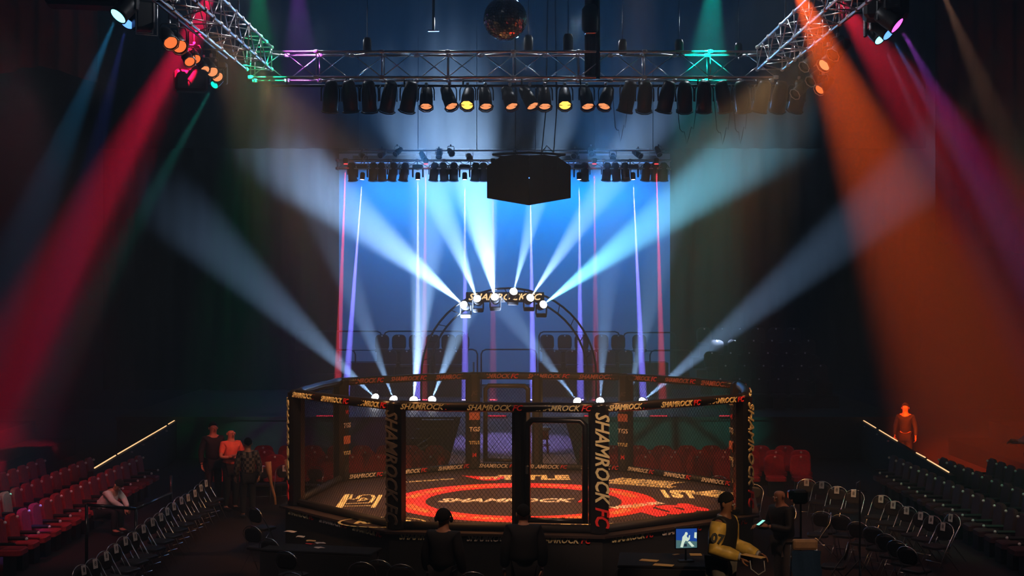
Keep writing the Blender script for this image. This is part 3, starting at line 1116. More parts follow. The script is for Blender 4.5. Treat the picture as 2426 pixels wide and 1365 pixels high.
# colour beams from fixtures around the rig (several hang just above the picture)
GC = 'coloured wash lights hanging on the side trusses'
wash = [
    ('cyan wash light with oval lens at the upper left', 278, 40, 24.3, 60, 560, 26, 'lens_cyan', (.05, .5, .9), 13, 3400, 1.0),
    ('violet wash light next to the cyan one at the upper left', 301, 58, 25, 170, 600, 26, 'lens_blue', (.1, .15, .9), 11, 1500, .8),
    ('magenta wash light with round lens at the upper right', 2128, 62, 24.9, 2330, 420, 27, 'lens_magenta', (.75, .12, .9), 11, 5200, 1.0),
    ('blue wash light beside the magenta one', 2107, 82, 25.5, 2345, 500, 27, 'lens_blue', (.05, .4, 1), 9, 3600, .85),
    ('cyan wash light beside the blue one at the upper right', 2086, 95, 26.1, 2300, 560, 27, 'lens_cyan', (.05, .6, .9), 8, 1800, .7),
    ('small green wash light in the left truss corner', 507, 202, 29.0, 330, 520, 29, 'lens_green', (.02, .75, .55), 9, 3000, .55),
]
for lab, px, py, d, tx, ty, td, le, c, deg, pw, lr in wash:
    A, B = P(px, py, d), P(tx, ty, td)
    f = (B - A).normalized() * .9 + Vector((0, -.75, .1))
    head(lab, A, B, le, c, deg, pw, .8, GC, True, lr * 1.15, face=f, rad=.1)
off = [
    ('red wash light just above the picture at the left', 530, -80, 26, 130, 800, 35, 'lens_magenta', (1, .004, .05), 16, 52000),
    ('green wash light just above the picture', 610, -95, 27, 622, 380, 32.5, 'lens_green', (.0, .85, .28), 19, 3600),
    ('purple wash light just above the picture', 700, -110, 28, 727, 380, 33, 'lens_magenta', (.55, .1, .8), 19, 3800),
    ('teal wash light just above the picture', 1698, -120, 28, 1655, 380, 33, 'lens_green', (.0, .85, .62), 19, 10500),
    ('orange wash light just above the picture', 1862, -85, 22, 2230, 760, 34, 'lens_magenta', (1, .085, .006), 15, 62000),
    ('crimson wash light just above the picture at the right', 1955, -40, 26.5, 2420, 600, 30, 'lens_magenta', (1, .01, .035), 24, 15000),
    ('tan wash light just above the picture at the far right', 2215, -60, 24, 2420, 420, 27, 'lens_off', (1, .4, .2), 10, 4000),
]
for lab, px, py, d, tx, ty, td, le, c, deg, pw in off:
    A, B = P(px, py, d), P(tx, ty, td)
    head(lab, A, B, le, c, deg, pw, .75, GC, True, 1.0, rad=.12)
def hang(root, pts):
    ob('hanger', MB().path([Vector(p) - root.location for p in pts], .016, 6).mesh('hanger', 'black_metal'), root)


for o in list(COL.objects):
    if o.parent is None and o.name.split('.')[0] in ('stage_can', 'moving_head') and 14 < o.location.y < 29.6 and o.location.z > 8:
        sx = -1 if o.location.x < 0 else 1
        x, y, z = o.location
        if abs(x) > 5:
            hang(o, [(x, y, z + (.28 if o.name.startswith('stage') else 0)), (x, y, 9.68), (sx * 5.75, y, 9.68)] if z < 9.6 else [(x, y, z), (sx * 5.75, y, z), (sx * 5.75, y, 9.6)])
        else:
            hang(o, [(x, y, z), (sx * 5.15, y, max(z, 9.84) + .02), (sx * 5.15, y, 9.84)])

# barn-door frames beside the cyan light
fr = thing('scroller_frame', 'square metal colour frame beside the cyan light', 'frame', P(340, 45, 24.9), .5)
for o_, s_ in ((0, .3), (.16, .24)):
    ob('bezel', MB().path([(-s_ * .6, -.2 + o_, -s_), (s_ * .6, -.2 + o_, -s_), (s_ * .6, -.2 + o_, s_), (-s_ * .6, -.2 + o_, s_)], .012, 5, True).mesh('bezel', 'alu'), fr)
ob('housing', MB().box((0, 0, .05), (.34, .3, .5), bev=.04).mesh('housing', 'black_metal'), fr)

# dark speakers on the rig
sp = thing('speaker_box', 'black loudspeaker hanging in the left truss corner below the amber cans', 'speaker', P(452, 192, 28.2), .3)
ob('cabinet', MB().box((0, 0, 0), (.62, .4, .42), bev=.05).mesh('cabinet', 'black_metal'), sp)
ob('grille', MB().box((0, -.205, 0), (.54, .02, .34), bev=.008).mesh('grille', 'grille'), sp)
ob('bracket', MB().path([(0, 0, .2), (0, 0, .62), (.62, 0, .62)], .02).mesh('bracket', 'black_metal'), sp)
sp = thing('projector', 'large black unit hanging at the upper right above the magenta light', 'projector', P(2098, 12, 25.2), -.2)
ob('body', MB().box((0, 0, 0), (.75, .6, .5), bev=.06).mesh('body', 'black_metal'), sp)
ob('front_hood', MB().box((.1, -.34, -.02), (.3, .12, .25), bev=.03).mesh('front_hood', 'black_gloss'), sp)
bar(sp, 'bracket', (0, 0, .2), (0, 0, .9), .025, 'black_metal')
sp = thing('projector', 'large black unit hanging at the top left behind the cyan light', 'projector', P(205, -6, 24.6), .2)
ob('body', MB().box((0, 0, 0), (1.3, .6, .34), bev=.06).mesh('body', 'black_metal'), sp)
bar(sp, 'bracket', (0, 0, .1), (0, 0, .8), .025, 'black_metal')

# mirror ball
mb_ = thing('mirror_ball', 'large mirror ball hanging at the top centre of the hall', 'mirror ball', P(1197, 45, 27))
b = MB()
R_, NU, NV = .4, 44, 24
for j in range(NV):
    p0, p1 = PI * j / NV, PI * (j + 1) / NV
    nu = max(6, int(NU * math.sin((p0 + p1) / 2)))
    for i in range(nu):
        a0, a1 = 2 * PI * (i + .06) / nu, 2 * PI * (i + .94) / nu
        g = (p1 - p0) * .06
        qs = [(R_ * math.sin(p) * math.cos(a), R_ * math.sin(p) * math.sin(a), R_ * math.cos(p)) for p, a in ((p0 + g, a0), (p0 + g, a1), (p1 - g, a1), (p1 - g, a0))]
        c = sum((Vector(q) for q in qs), Vector()) / 4
        jit = Vector((random.gauss(0, 1), random.gauss(0, 1), random.gauss(0, 1))) * .0016
        b.add([Vector(q) + jit * k_ for q, k_ in zip(qs, (1, -1, 1, -1))], [[0, 1, 2, 3]])
me = b.mesh('mirror_tiles', 'chrome')
me.materials.clear()
M['mirror'] = mat('mirror', (.85, .87, .9), .06, 1, .03, 5)
me.materials.append(M['mirror'])
t = ob('mirror_tiles', me, mb_)
t['kind'] = 'stuff'
ob('core', MB().ball((0, 0, 0), .393, 24, 16).mesh('core', 'black_metal'), mb_)
ob('cap', MB().lathe([(.06, .38), (.06, .44), (.02, .46), (.02, .5)], 12).mesh('cap', 'chrome'), mb_)
bar(mb_, 'hanging_cable', (0, 0, .45), (0, 0, 7.6), .008, 'black_metal')
light(None, (-1.5, 22.5, 11.8), (-.12, 27, 9.9), (.8, .85, 1), 14, 60, .5, .03, name='ball_spot')
light(None, (2.2, 22.0, 8.2), (-.12, 27, 9.9), (1, .1, .07), 10, 90, .5, .03, name='ball_spot')

# hanging speaker cluster
cl = thing('speaker_cluster', 'big black speaker cluster hanging on cables in front of the stage', 'speaker', P(1253, 425, 33))
for s in (-1, 1):
    h = .52
    poly = [(0, -.62 + .02), (0, .5), (s * .33, .53), (s * .62, .5), (s * .93, .3), (s * .93, -.42)]
    b = MB()
    n = len(poly)
    vs = []
    for (x, z) in poly:
        y = -.0 - .42 * (1 - abs(x) / .93) + .0
        vs.append((x, y, z))
    for (x, z) in poly:
        vs.append((x * .8, .75, z * .9))
    fs = [list(range(n)), [n + i for i in range(n)][::-1]] + [[i, (i + 1) % n, n + (i + 1) % n, n + i] for i in range(n)]
    b.add(vs, fs)
    c = ob('cabinet', b.mesh('cabinet', 'grille'), cl, (s * .006, 0, 0))
    # grille seams
    for x in (.31, .62):
        y = -.42 * (1 - x / .93)
        ob('seam', MB().box((s * x, y - .006, -.0), (.012, .01, .9)).mesh('seam', 'black_metal'), c)
ob('bumper_frame', MB().path([(-.8, -.05, .55), (0, -.35, .57), (.8, -.05, .55), (.6, .6, .55), (-.6, .6, .55)], .03, 6, True).mesh('bumper_frame', 'black_metal'), cl)
ob('status_lamp', MB().ball((0, -.44, 0), .015, 8, 5).mesh('status_lamp', 'lens_blue'), cl)
for x0, x1, xt in ((-.3, -.32, -.32), (.28, .52, .38), (.55, .52, .62)):
    bar(cl, 'cable', (x0, 0, .55), (x0 if x0 < 0 else xt, 0, 1.55), .014, 'black_metal')
    bar(cl, 'cable', (x0 if x0 < 0 else xt, 0, 1.55), (x1, 0, 9.9), .02, 'black_metal')
ob('shackle', MB().path([(-.4, 0, .55), (-.3, 0, .68), (-.2, 0, .55)], .016, 6).mesh('shackle', 'alu'), cl)
ob('shackle', MB().path([(.25, 0, .55), (.4, 0, .75), (.6, 0, .55)], .016, 6).mesh('shackle', 'alu'), cl)

# chain hoists above the truss
hoist_b = MB().lathe([(0, -.2), (.07, -.2), (.11, -.15), (.11, .12), (.08, .2), (0, .2)], 12).mesh('body', 'black_metal')
GH = 'chain hoists above the front truss'
for k, (px, py, s) in enumerate([(870, 108, .8), (1252, 103, .85), (1346, 103, .95), (1475, 112, .8), (1609, 112, .8), (1750, 118, .7)]):
    h = thing('chain_hoist', ['small dark chain hoist far left above the front truss', 'dark chain hoist just right of the mirror ball', 'dark chain hoist left of the hanging cable bundle', 'dark chain hoist right of the hanging cable bundle',
                              'dark chain hoist beside the teal beam', 'dark chain hoist near the right truss corner'][k], 'hoist', P(px, py, 30.2), group=GH)
    ob('body', hoist_b, h, scale=(s, s, s))
    bar(h, 'chain', (0, 0, .1), (0, 0, 7.2), .008, 'black_metal')
    bar(h, 'hook', (0, 0, -.15), (0, 0, -.2), .012, 'alu')
bd = thing('cable_bundle', 'thick dark cable bundle with hoist hanging to the front truss', 'cable', P(1400, 60, 30.0))
for dx, w in ((-.07, .06), (.05, .075), (.14, .05)):
    bar(bd, 'cable', (dx, random.uniform(-.05, .05), -1.1), (dx * .7, 0, 7), w, 'black_metal', 8)
ob('hoist_body', MB().lathe([(0, -.2), (.12, -.2), (.17, -.12), (.17, .3), (.1, .4), (0, .4)], 14).mesh('hoist_body', 'black_metal'), bd, (-.02, -.12, .0))
ob('hoist_plate', MB().box((-.02, -.2, -.2), (.22, .2, .03), bev=.008).mesh('hoist_plate', 'alu'), bd)
hk = thing('rigging_plate', 'small bright rigging plate hanging at the upper left of the mirror ball', 'plate', P(1027, 73, 31))
ob('body', MB().box((0, 0, 0), (.24, .1, .03), bev=.008).mesh('body', 'alu'), hk)
bar(hk, 'cable', (0, 0, 0), (0, 0, 6.9), .03, 'black_metal')

# arch and sign on the stage
arch = thing('entrance_arch', 'dark curved truss arch standing in front of the blue backdrop', 'arch', (-.11, 49, 1.2))
ARZ = 2.04 - 1.2
for r_ in (2.9, 2.62):
    pts = [Vector((-r_, 0, 0))] + [Vector((r_ * math.cos(a * PI / 28), 0, ARZ + r_ * math.sin(a * PI / 28))) for a in range(28, -1, -1)] + [Vector((r_, 0, 0))]
    ob('hoop', MB().path(pts, .035, 8).mesh('hoop', 'black_metal'), arch)
for a in range(0, 29, 2):
    an = a * PI / 28
    bar(arch, 'rung', (2.62 * math.cos(an), 0, ARZ + 2.62 * math.sin(an)), (2.9 * math.cos(an + .05), 0, ARZ + 2.9 * math.sin(an + .05)), .016, 'black_metal')
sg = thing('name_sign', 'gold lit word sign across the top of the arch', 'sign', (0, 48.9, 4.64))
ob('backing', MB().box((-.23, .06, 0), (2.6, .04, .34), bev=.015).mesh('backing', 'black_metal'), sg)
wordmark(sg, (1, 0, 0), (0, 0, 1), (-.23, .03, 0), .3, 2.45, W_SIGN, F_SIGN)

# risers with seats on the stage ----------------------------------
for x0, x1, lab in ((-6.2, -1.6, 'left'), (.95, 5.5, 'right')):
    w = x1 - x0
    for nm_, y_, d_, h_ in (('low front', 51.4, 1.1, .6), ('high rear', 52.55, 1.2, 1.1)):
        r = thing('seating_riser', '%s black riser carrying dark seats %s on the stage' % (nm_, lab), 'riser', ((x0 + x1) / 2, y_, 1.2), group='risers on the stage')
        ob('step', MB().box((0, 0, h_ / 2), (w, d_, h_)).mesh('step', 'stage_black'), r)
        ob('nosing', MB().box((0, -d_ / 2 - .0, h_ - .02), (w, .03, .05)).mesh('nosing', 'black_metal'), r)
GR = 'pipe guard rails on the stage'


def guard(label, xa, xb, ya, yb, d):
    A, B = P(xa, ya, d), P(xb, yb, d)
    r = thing('guard_rail', label, 'rail', ((A.x + B.x) / 2, d, B.z), group=GR)
    hw, h = (B.x - A.x) / 2, A.z - B.z
    c = .16
    pts = [(-hw, 0, 0), (-hw, 0, h - c), (-hw + c * .3, 0, h - c * .3), (-hw + c, 0, h), (hw - c, 0, h), (hw - c * .3, 0, h - c * .3), (hw, 0, h - c), (hw, 0, 0)]
    ob('hoop', MB().path(pts, .026, 8).mesh('hoop', 'black_metal'), r)
    bar(r, 'mid_bar', (-hw, 0, h * .5), (hw, 0, h * .5), .018, 'black_metal')
    return r


guard('black pipe rail at the far left of the stage riser', 700, 904, 785, 875, 52.95)
guard('black pipe rail on the left stage riser', 910, 1103, 785, 875, 52.95)
guard('black pipe rail on the right stage riser', 1277, 1468, 786, 875, 52.95)
guard('black pipe rail at the far right of the stage riser', 1477, 1600, 788, 875, 52.95)
guard('lower black pipe rail in front of the left riser', 1030, 1131, 828, 943, 50.4)
guard('lower black pipe rail in the middle of the stage', 1140, 1271, 828, 943, 50.4)
guard('lower black pipe rail at the left edge of the stage', 700, 842, 829, 943, 50.4)
guard('lower black pipe rail at the right edge of the stage', 1540, 1640, 830, 943, 50.4)
for k, (px, yt) in enumerate([(1107, 790), (1122, 858)]):
    q = P(px, yt, 50.2)
    tag(ob('rail_post', MB().tube((q.x, 50.2, 1.2), q, .03).mesh('rail_post', 'black_metal')), ['tall thin black post between the stage rails', 'short thin black post beside the middle stage rail'][k], 'post')

# ------------------------------------------------------------------ theatre seats
def rrect(w, h, r, n=4):
    pts = []
    for cx_, cz_, a0 in ((w / 2 - r, h / 2 - r, 0), (-w / 2 + r, h / 2 - r, PI / 2), (-w / 2 + r, -h / 2 + r, PI), (w / 2 - r, -h / 2 + r, 1.5 * PI)):
        for i in range(n + 1):
            a = a0 + i / n * PI / 2
            pts.append((cx_ + r * math.cos(a), cz_ + r * math.sin(a)))
    return pts


def slab(w, h, r, t, c=(0, 0, 0), rot=None, puff=.02, axis='y'):
    b = MB()
    o = rrect(w, h, r)
    i_ = rrect(w - .06, h - .06, max(.01, r - .02))
    n = len(o)
    vs = [(x, t / 2, z) for x, z in o] + [(x, -t / 2, z) for x, z in o] + [(x, -t / 2 - puff, z) for x, z in i_] + [(x, t / 2 + puff, z) for x, z in i_]
    fs = []
    for k in range(n):
        j = (k + 1) % n
        fs += [[k, j, n + j, n + k], [n + k, n + j, 2 * n + j, 2 * n + k], [j, k, 3 * n + k, 3 * n + j]]
    fs += [[2 * n + k for k in range(n)], [3 * n + k for k in range(n)][::-1]]
    m = Matrix.Translation(Vector(c))
    if rot:
        m = m @ Euler(rot).to_matrix().to_4x4()
    if axis == 'z':
        m = m @ Matrix.Rotation(PI / 2, 4, 'X')
    b.add([m @ Vector(v) for v in vs], fs)
    return b


def seat_kit(m):
    return dict(back=slab(.5, .56, .16, .06, (0, .23, .70), (-.15, 0, 0)).mesh('backrest', m),
                cushion=slab(.46, .42, .08, .08, (0, 0, .43), None, .02, 'z').mesh('cushion', m),
                arm=MB().box((0, 0, .6), (.05, .36, .05), bev=.015).mesh('armrest', 'black_metal'),
                ped=MB().box((0, .05, .2), (.34, .12, .4)).mesh('pedestal', 'black_metal'),
                plate=MB().ball((0, 0, 0), .03, 8, 6).mesh('number_plate', 'plate'))  # plate rounded into a white bead to catch light as a dot


M['seat_maroon'] = mat('seat_maroon', (.05, .012, .014), .8, 0, .2, 18, .1)
KIT_RED, KIT_DARK, KIT_MAR = seat_kit('seat_red'), seat_kit('seat_dark'), seat_kit('seat_maroon')


def theatre_seat(label, loc, rz, kit, group, full=True):
    r = thing('theatre_seat', label, 'seat', loc, rz, group)
    ob('backrest', kit['back'], r)
    ob('cushion', kit['cushion'], r)
    ob('pedestal', kit['ped'], r)
    ob('number_plate', kit['plate'], r, (0, .135, .93))
    if full:
        for s in (-1, 1):
            a = ob('armrest', kit['arm'], r, (s * .27, .04, 0))
        ob('number_plate', kit['plate'], r, (.27, -.15, .6))
    return r


ROWN = ['row nearest the cage', 'second row', 'third row', 'back row']
for row_i, (xr, y0) in enumerate([(8.65, 25.6), (9.72, 25.2), (10.8, 25.0), (11.9, 26.5)]):
    n = 16 if row_i < 3 else 13
    for k in range(n):
        y = y0 + .64 * k
        if row_i == 0 and 28.9 < y < 30.9:
            pass
        theatre_seat('red seat in left block, %s, %s from front' % (ROWN[row_i], ORD[k]), (-xr, y, 0), PI / 2, KIT_RED, 'red theatre seats of the left block')
        theatre_seat('dark red seat in right block, %s, %s from front' % (ROWN[row_i], ORD[k]), (xr + .2, y, 0), -PI / 2, KIT_MAR, 'theatre seats of the right block')
for row_i, y in enumerate((35.2, 36.2, 37.2)):
    for s, sn in ((-1, 'left'), (1, 'right')):
        for k in range(9 if s > 0 else 9):
            x = s * (1.95 + .62 * k) + (row_i % 2) * .2
            theatre_seat('red seat behind the cage %s of the ramp, %s row, %s from ramp' % (sn, ORD[row_i], ORD[k]), (x, y, 0), 0, KIT_RED,
                         'red theatre seats behind the cage', False)
for row_i in range(5):
    z = 1.2 + .36 * row_i
    y = 45.6 + .95 * row_i
    for k in range(6 if row_i else 5):
        theatre_seat('dark seat in raked bank right of the stage, %s row, %s from stage' % (ORD[row_i], ORD[k]), (6.45 + .6 * k + .3 * (row_i % 2), y, z), 0, KIT_DARK, 'dark seats of the bank right of the stage', False)
for k in range(1, 5):
    rk = thing('seating_riser', '%s dark step from the stage floor in the raked seating right of the stage' % ORD[k - 1], 'riser', (8.1, 45.6 + .95 * k, 1.2), group='steps of the raked bank')
    ob('step', MB().box((0, 0, .18 * k), (4.2, .95, .36 * k)).mesh('step', 'stage_black'), rk)
    ob('nosing', MB().box((0, -.47, .36 * k - .02), (4.2, .02, .04)).mesh('nosing', 'black_metal'), rk)
light(None, (8, 40, 11), (8, 47, 2), (.6, .4, 1), 40, 200, .7, .15, name='bank_wash')
for side, xs in (('left', (905, 945, 985, 1025, 1062, 1095)), ('right', (1296, 1338, 1378, 1425, 1465, 1515))):
    for k, px in enumerate(xs):
        theatre_seat('dark seat on upper step of %s stage riser, %s from left' % (side, ORD[k]), ((px - 1213) * 52.5 / FOC, 52.35, 2.3), 0, KIT_DARK, 'seats on the stage risers', False)
        if k < 5:
            theatre_seat('dark seat on lower step of %s stage riser, %s from left' % (side, ORD[k]), ((px - 1195) * 51.4 / FOC, 51.35, 1.8), 0, KIT_DARK, 'seats on the stage risers', False)

# ------------------------------------------------------------------ folding chairs
ARC = [(-.21, .2, .0)]
fpts = [Vector((-.22, -.25, .02)), Vector((-.22, -.02, .45)), Vector((-.215, .12, .66))]
for i in range(9):
    a = PI - i * PI / 8
    fpts.append(Vector((.215 * math.cos(a), .15 + .03 * math.sin(a), .70 + .17 * math.sin(a))))
fpts += [Vector((.215, .12, .66)), Vector((.22, -.02, .45)), Vector((.22, -.25, .02))]
fc_frame = MB().path(fpts, .0105, 6).mesh('back_frame', 'chrome')
fc_legs = MB().path([(-.19, .3, .02), (-.19, -.12, .46), (.19, -.12, .46), (.19, .3, .02)], .009, 6).mesh('rear_legs', 'chrome')
fc_seat = slab(.4, .38, .08, .03, (0, -.06, .46), None, .015, 'z').mesh('seat', 'chair_black')
fc_back = slab(.36, .24, .1, .015, (0, .14, .70), (-.12, 0, 0), .01).mesh('backrest', 'chair_black')
fc_brace = MB().tube((-.2, -.1, .2), (.2, -.1, .2), .009, 6).mesh('brace', 'chrome')
card_m = MB().box((0, 0, 0), (.105, .006, .145)).mesh('number_card', 'card')
ink_m = text_mesh('8', .1, 'ink', 0, .01, .001)


def fchair(label, loc, rz, group, card=None):
    r = thing('folding_chair', label, 'chair', loc, rz, group)
    ob('back_frame', fc_frame, r)
    ob('rear_legs', fc_legs, r)
    ob('seat', fc_seat, r)
    ob('backrest', fc_back, r)
    ob('brace', fc_brace, r)
    if card:
        c = ob('number_card', card_m, r, (0, .108, .80), rot=(-.12, 0, 0))
        letter(c, ink_m, frame((1, 0, 0), (0, 0, 1), (0, -.0045, 0)), 'numeral')
    return r


GL = 'folding chairs with number cards along the left aisle'
tl = [(213, 1352), (240, 1337), (266, 1319), (289, 1301), (311, 1283), (333, 1272), (353, 1254), (374, 1238), (394, 1226), (408, 1213), (424, 1201), (441, 1187), (457, 1180), (473, 1170), (487, 1157), (499, 1146)]
for k, (px, py) in enumerate(tl):
    d = FOC * (CAMZ - .8) / (py - 675)
    fchair('folding chair with white number card beside left aisle, %s from the front' % ORD[k], ((px - 1213) * d / FOC, d, 0), math.radians(70), GL, True)
GRR = 'folding chairs with number cards along the right aisle'
tr = [(1908, 1145), (1943, 1151), (1978, 1163), (2017, 1171), (2081, 1184), (2109, 1198), (2140, 1211), (2172, 1224), (2196, 1233), (2223, 1249), (2241, 1228)]
for k, (px, py) in enumerate(tr):
    d = FOC * (CAMZ - .8) / (py - 675)
    lb_ = 'folding chair with pinkish number card in right curved row, %s from the cage end' % ORD[k]
    fchair(lb_, ((px - 1213) * d / FOC, d, 0), math.radians(-25 - k * 4), GRR, True)
GR2 = 'folding chairs of the inner right row'
for k, (px, py) in enumerate([(1955, 1218), (2000, 1226), (2042, 1243), (2080, 1255), (2112, 1272), (2140, 1288), (2165, 1303)]):
    d = FOC * (CAMZ - .8) / (py - 675)
    fchair('folding chair without card in inner right row, %s from the cage end' % ORD[k], ((px - 1213) * d / FOC, d, 0), math.radians(150 - k * 4), GR2)
GF = 'folding chairs in front of the cage seen from behind'
fc_list = [(612, 1243, 150), (652, 1272, 150), (690, 1302, 155), (705, 1352, 160), (862, 1327, 175), (903, 1322, 172), (953, 1332, 178), (1120, 1350, 180), (1487, 1332, 185), (1548, 1346, 184), (1612, 1356, 186), (618, 1200, 140)]
lbs = ['folding chair with curved bright back left of the cage, farthest of the leaning group', 'folding chair with curved bright back in the leaning group, middle', 'folding chair with curved bright back in the leaning group, nearest',
       'folding chair at the bottom edge below the leaning group', 'folding chair with arched back left of centre, first of three', 'folding chair with arched back left of centre, middle of three',
       'folding chair with arched back left of centre, last of three', 'lone folding chair with arched back at the bottom centre', 'folding chair with arched back below the papers, first of three',
       'folding chair with arched back below the papers, middle of three', 'folding chair with arched back below the papers, last of three', 'folding chair half hidden beside the cage platform at the left']
for k, (px, py, rz) in enumerate(fc_list):
    d = FOC * (CAMZ - .87) / (py - 675)
    fchair(lbs[k], ((px - 1213) * d / FOC, d, 0), math.radians(rz), GF)
GK = 'folding chairs standing behind the left side of the cage'
for k, (px, py, rz, cd) in enumerate([(618, 1106, 10, 1), (674, 1104, 5, 1), (740, 1108, -20, 0), (1700, 1130, -15, 0), (1780, 1150, -30, 0), (1858, 1200, -80, 0), (1945, 1215, -100, 0), (1984, 1283, -110, 0)]):
    d = FOC * (CAMZ - .87) / (py - 675)
    fchair(['folding chair with card and tan padding left of the cage', 'folding chair with card and tan padding against the left cage post', 'folding chair seen through the left mesh of the cage',
            'folding chair seen through the right mesh of the cage', 'folding chair just outside the right cage post', 'folding chair behind the bald person with phone', 'folding chair with bright curved side right of the bald person',
            'folding chair with bright curved side near the denim-draped chair'][k], ((px - 1213) * d / FOC, d, 0), math.radians(rz), GK, bool(cd))
# tan rolls leaning on the two chairs
for k, (px, py) in enumerate([(637, 1115), (683, 1110)]):
    q = P(px, py, 33.75)
    tag(ob('padding_roll', MB().path([q + Vector((-.02, 0, .2)), q, q + Vector((.05, .0, -.3)), q + Vector((.14, 0, -.62)), Vector((q.x + .15, q.y, .03))], .05, 8, rs=[.075, .07, .035, .03, .03]).mesh('padding_roll', 'tan')),
        ['tan padding roll beside the first card chair left of the cage', 'reddish tan padding roll against the left cage post'][k], 'roll')

# padded chair with tan back and denim draped, at the lower right
q = P(1907, 1290, 20.6)
dc = thing('draped_chair', 'chair with wide tan back and blue denim draped over it', 'chair', (q.x, q.y, .0), 0)
ob('backrest', slab(.34, .14, .03, .07, (0, 0, q.z), None, .015).mesh('backrest', 'tan'), dc)
b = MB()
for i in range(9):
    for j in range(5):
        b.v.append((-.2 + .05 * i + .012 * math.sin(j * 2 + i), -.05 + .03 * math.sin(i * 1.3) - .02 * j, q.z - .08 - .09 * j))
for i in range(8):
    for j in range(4):
        a = i * 5 + j
        b.f.append([a, a + 5, a + 6, a + 1])
        b.sm.append(True)
ob('denim', b.mesh('denim', 'denim'), dc)
ob('seat', slab(.44, .4, .1, .06, (0, .1 - .3, q.z - .52), None, .02, 'z').mesh('seat', 'gray_cloth'), dc)
for sx in (-.2, .2):
    for sy in (.08, -.38):
        bar(dc, 'leg', (sx, sy, 0), (sx * .9, sy, q.z - .5 if sy < 0 else q.z - .02), .014, 'chrome')

# ------------------------------------------------------------------ parapets with lit caps
GP = 'low parapet walls with lit caps'


def parapet(label, segs, z, wall_pts):
    r = thing('parapet', label, 'wall', (0, 0, 0), group=GP)
    b = MB()
    for a, c in zip(wall_pts, wall_pts[1:]):
        A, C = Vector((*a, 0)), Vector((*c, 0))
        d = (C - A)
        nn = Vector((-d.y, d.x, 0)).normalized() * .06
        b.add([A - nn, C - nn, C + nn, A + nn] + [v + Vector((0, 0, z - .03)) for v in (A - nn, C - nn, C + nn, A + nn)],
              [[3, 2, 1, 0], [4, 5, 6, 7], [0, 1, 5, 4], [1, 2, 6, 5], [2, 3, 7, 6], [3, 0, 4, 7]])
    ob('panel', b.mesh('panel', 'black_wall'), r)
    for (xa, ya), (xb, yb) in segs:
        da, db = FOC * (CAMZ - z) / (ya - 675), FOC * (CAMZ - z) / (yb - 675)
        A, B = P(xa, ya, da), P(xb, yb, db)
        ob('cap_glow', MB().path([A, B], .014, 6).mesh('cap_glow', 'strip_warm'), r)  # warm glow put into a thin strip along the cap
    return r


zp = 1.1
LS = [((224, 1109), (274, 1079)), ((279, 1076), (394, 1009)), ((399, 1005), (441, 980)), ((472, 968), (488, 967))]
RS = [((1990, 975), (2003, 978)), ((2025, 984), (2075, 1014)), ((2083, 1019), (2126, 1045)), ((2171, 1073), (2192, 1084)), ((2197, 1089), (2248, 1119))]


def wp(px, py):
    d = FOC * (CAMZ - zp) / (py - 675)
    return ((px - 1213) * d / FOC, d)


parapet('dark parapet with a warm lit cap left of the cage', LS, zp, [wp(215, 1114), wp(445, 978), wp(480, 967), wp(560, 962)])
parapet('dark parapet with a broken warm lit cap right of the cage', RS, zp, [wp(2258, 1124), wp(2020, 981), wp(1985, 974), wp(1900, 968)])
# small lamps just under the cap
for k, (px, py) in enumerate([(303, 1071), (331, 1054), (359, 1038), (387, 1021), (415, 1004), (2029, 994), (2056, 1010), (2086, 1029), (2112, 1045)]):
    d = FOC * (CAMZ - 1.0) / (py - 675)
    q = P(px, py, d)
    s = -1 if px > 1213 else 1
    t = thing('marker_light', 'small round marker light under the %s parapet cap, %s from camera end' % ('left' if px < 1213 else 'right', ORD[k if k < 5 else 8 - k]), 'light', q + Vector((s * .09, -.02, 0)), group='marker lights under the parapet caps')
    ob('housing', MB().ball((0, 0, 0), .04, 8, 6, (1, 1, .6)).mesh('housing', 'plate'), t)

# barrier rails in the left aisle
br = thing('barrier', 'black barrier rail with posts in the left aisle', 'barrier', (0, 0, 0))
A, B = P(322, 1206, 26.6), P(405, 1168, 29.4)
ob('rail', MB().tube(A, B, .03).mesh('rail', 'black_gloss'), br)
ob('rail', MB().tube(P(205, 1196, 26.2), A, .03).mesh('rail', 'black_gloss'), br)
for q, t_ in ((A, .0), (B, .35), (P(205, 1196, 26.2), 0)):
    ob('post', MB().tube((q.x, q.y, 0), (q.x, q.y, q.z + t_), .03).mesh('post', 'black_gloss'), br)
# stands at right: two thin tripod stands
for k, (px, yt, d, lab) in enumerate([(1897, 1180, 21.5, 'tall thin black light stand beside the denim-draped chair'), (2037, 1140, 24.5, 'tall thin black light stand in the right aisle')]):
    q = P(px, yt, d)
    t = thing('light_stand', lab, 'stand', (q.x, q.y, 0))
    bar(t, 'pole', (0, 0, .1), (0, 0, q.z), .016, 'black_metal')
    for a in range(3):
        an = a * 2 * PI / 3 + .4
        bar(t, 'leg', (0, 0, .5), (.4 * math.cos(an), .4 * math.sin(an), .02), .012, 'black_metal')
    if k:
        ob('arm', MB().path([(0, -.02, q.z), (-.06, -.04, q.z - .03), (-.06, -.04, q.z - .16), (.1, -.04, q.z - .17)], .012, 6).mesh('arm', 'chrome'), t)
    else:
        ob('camera_body', MB().box((-.02, 0, q.z + .02), (.22, .2, .2), bev=.03).mesh('camera_body', 'black_metal'), t)
        ob('camera_hood', MB().box((-.14, -.02, q.z + .05), (.1, .13, .13), bev=.02).mesh('camera_hood', 'black_gloss'), t)
        light(t, q + Vector((-.3, -.3, .3)), q, (.2, 1, .8), 60, .6, .5, .02)

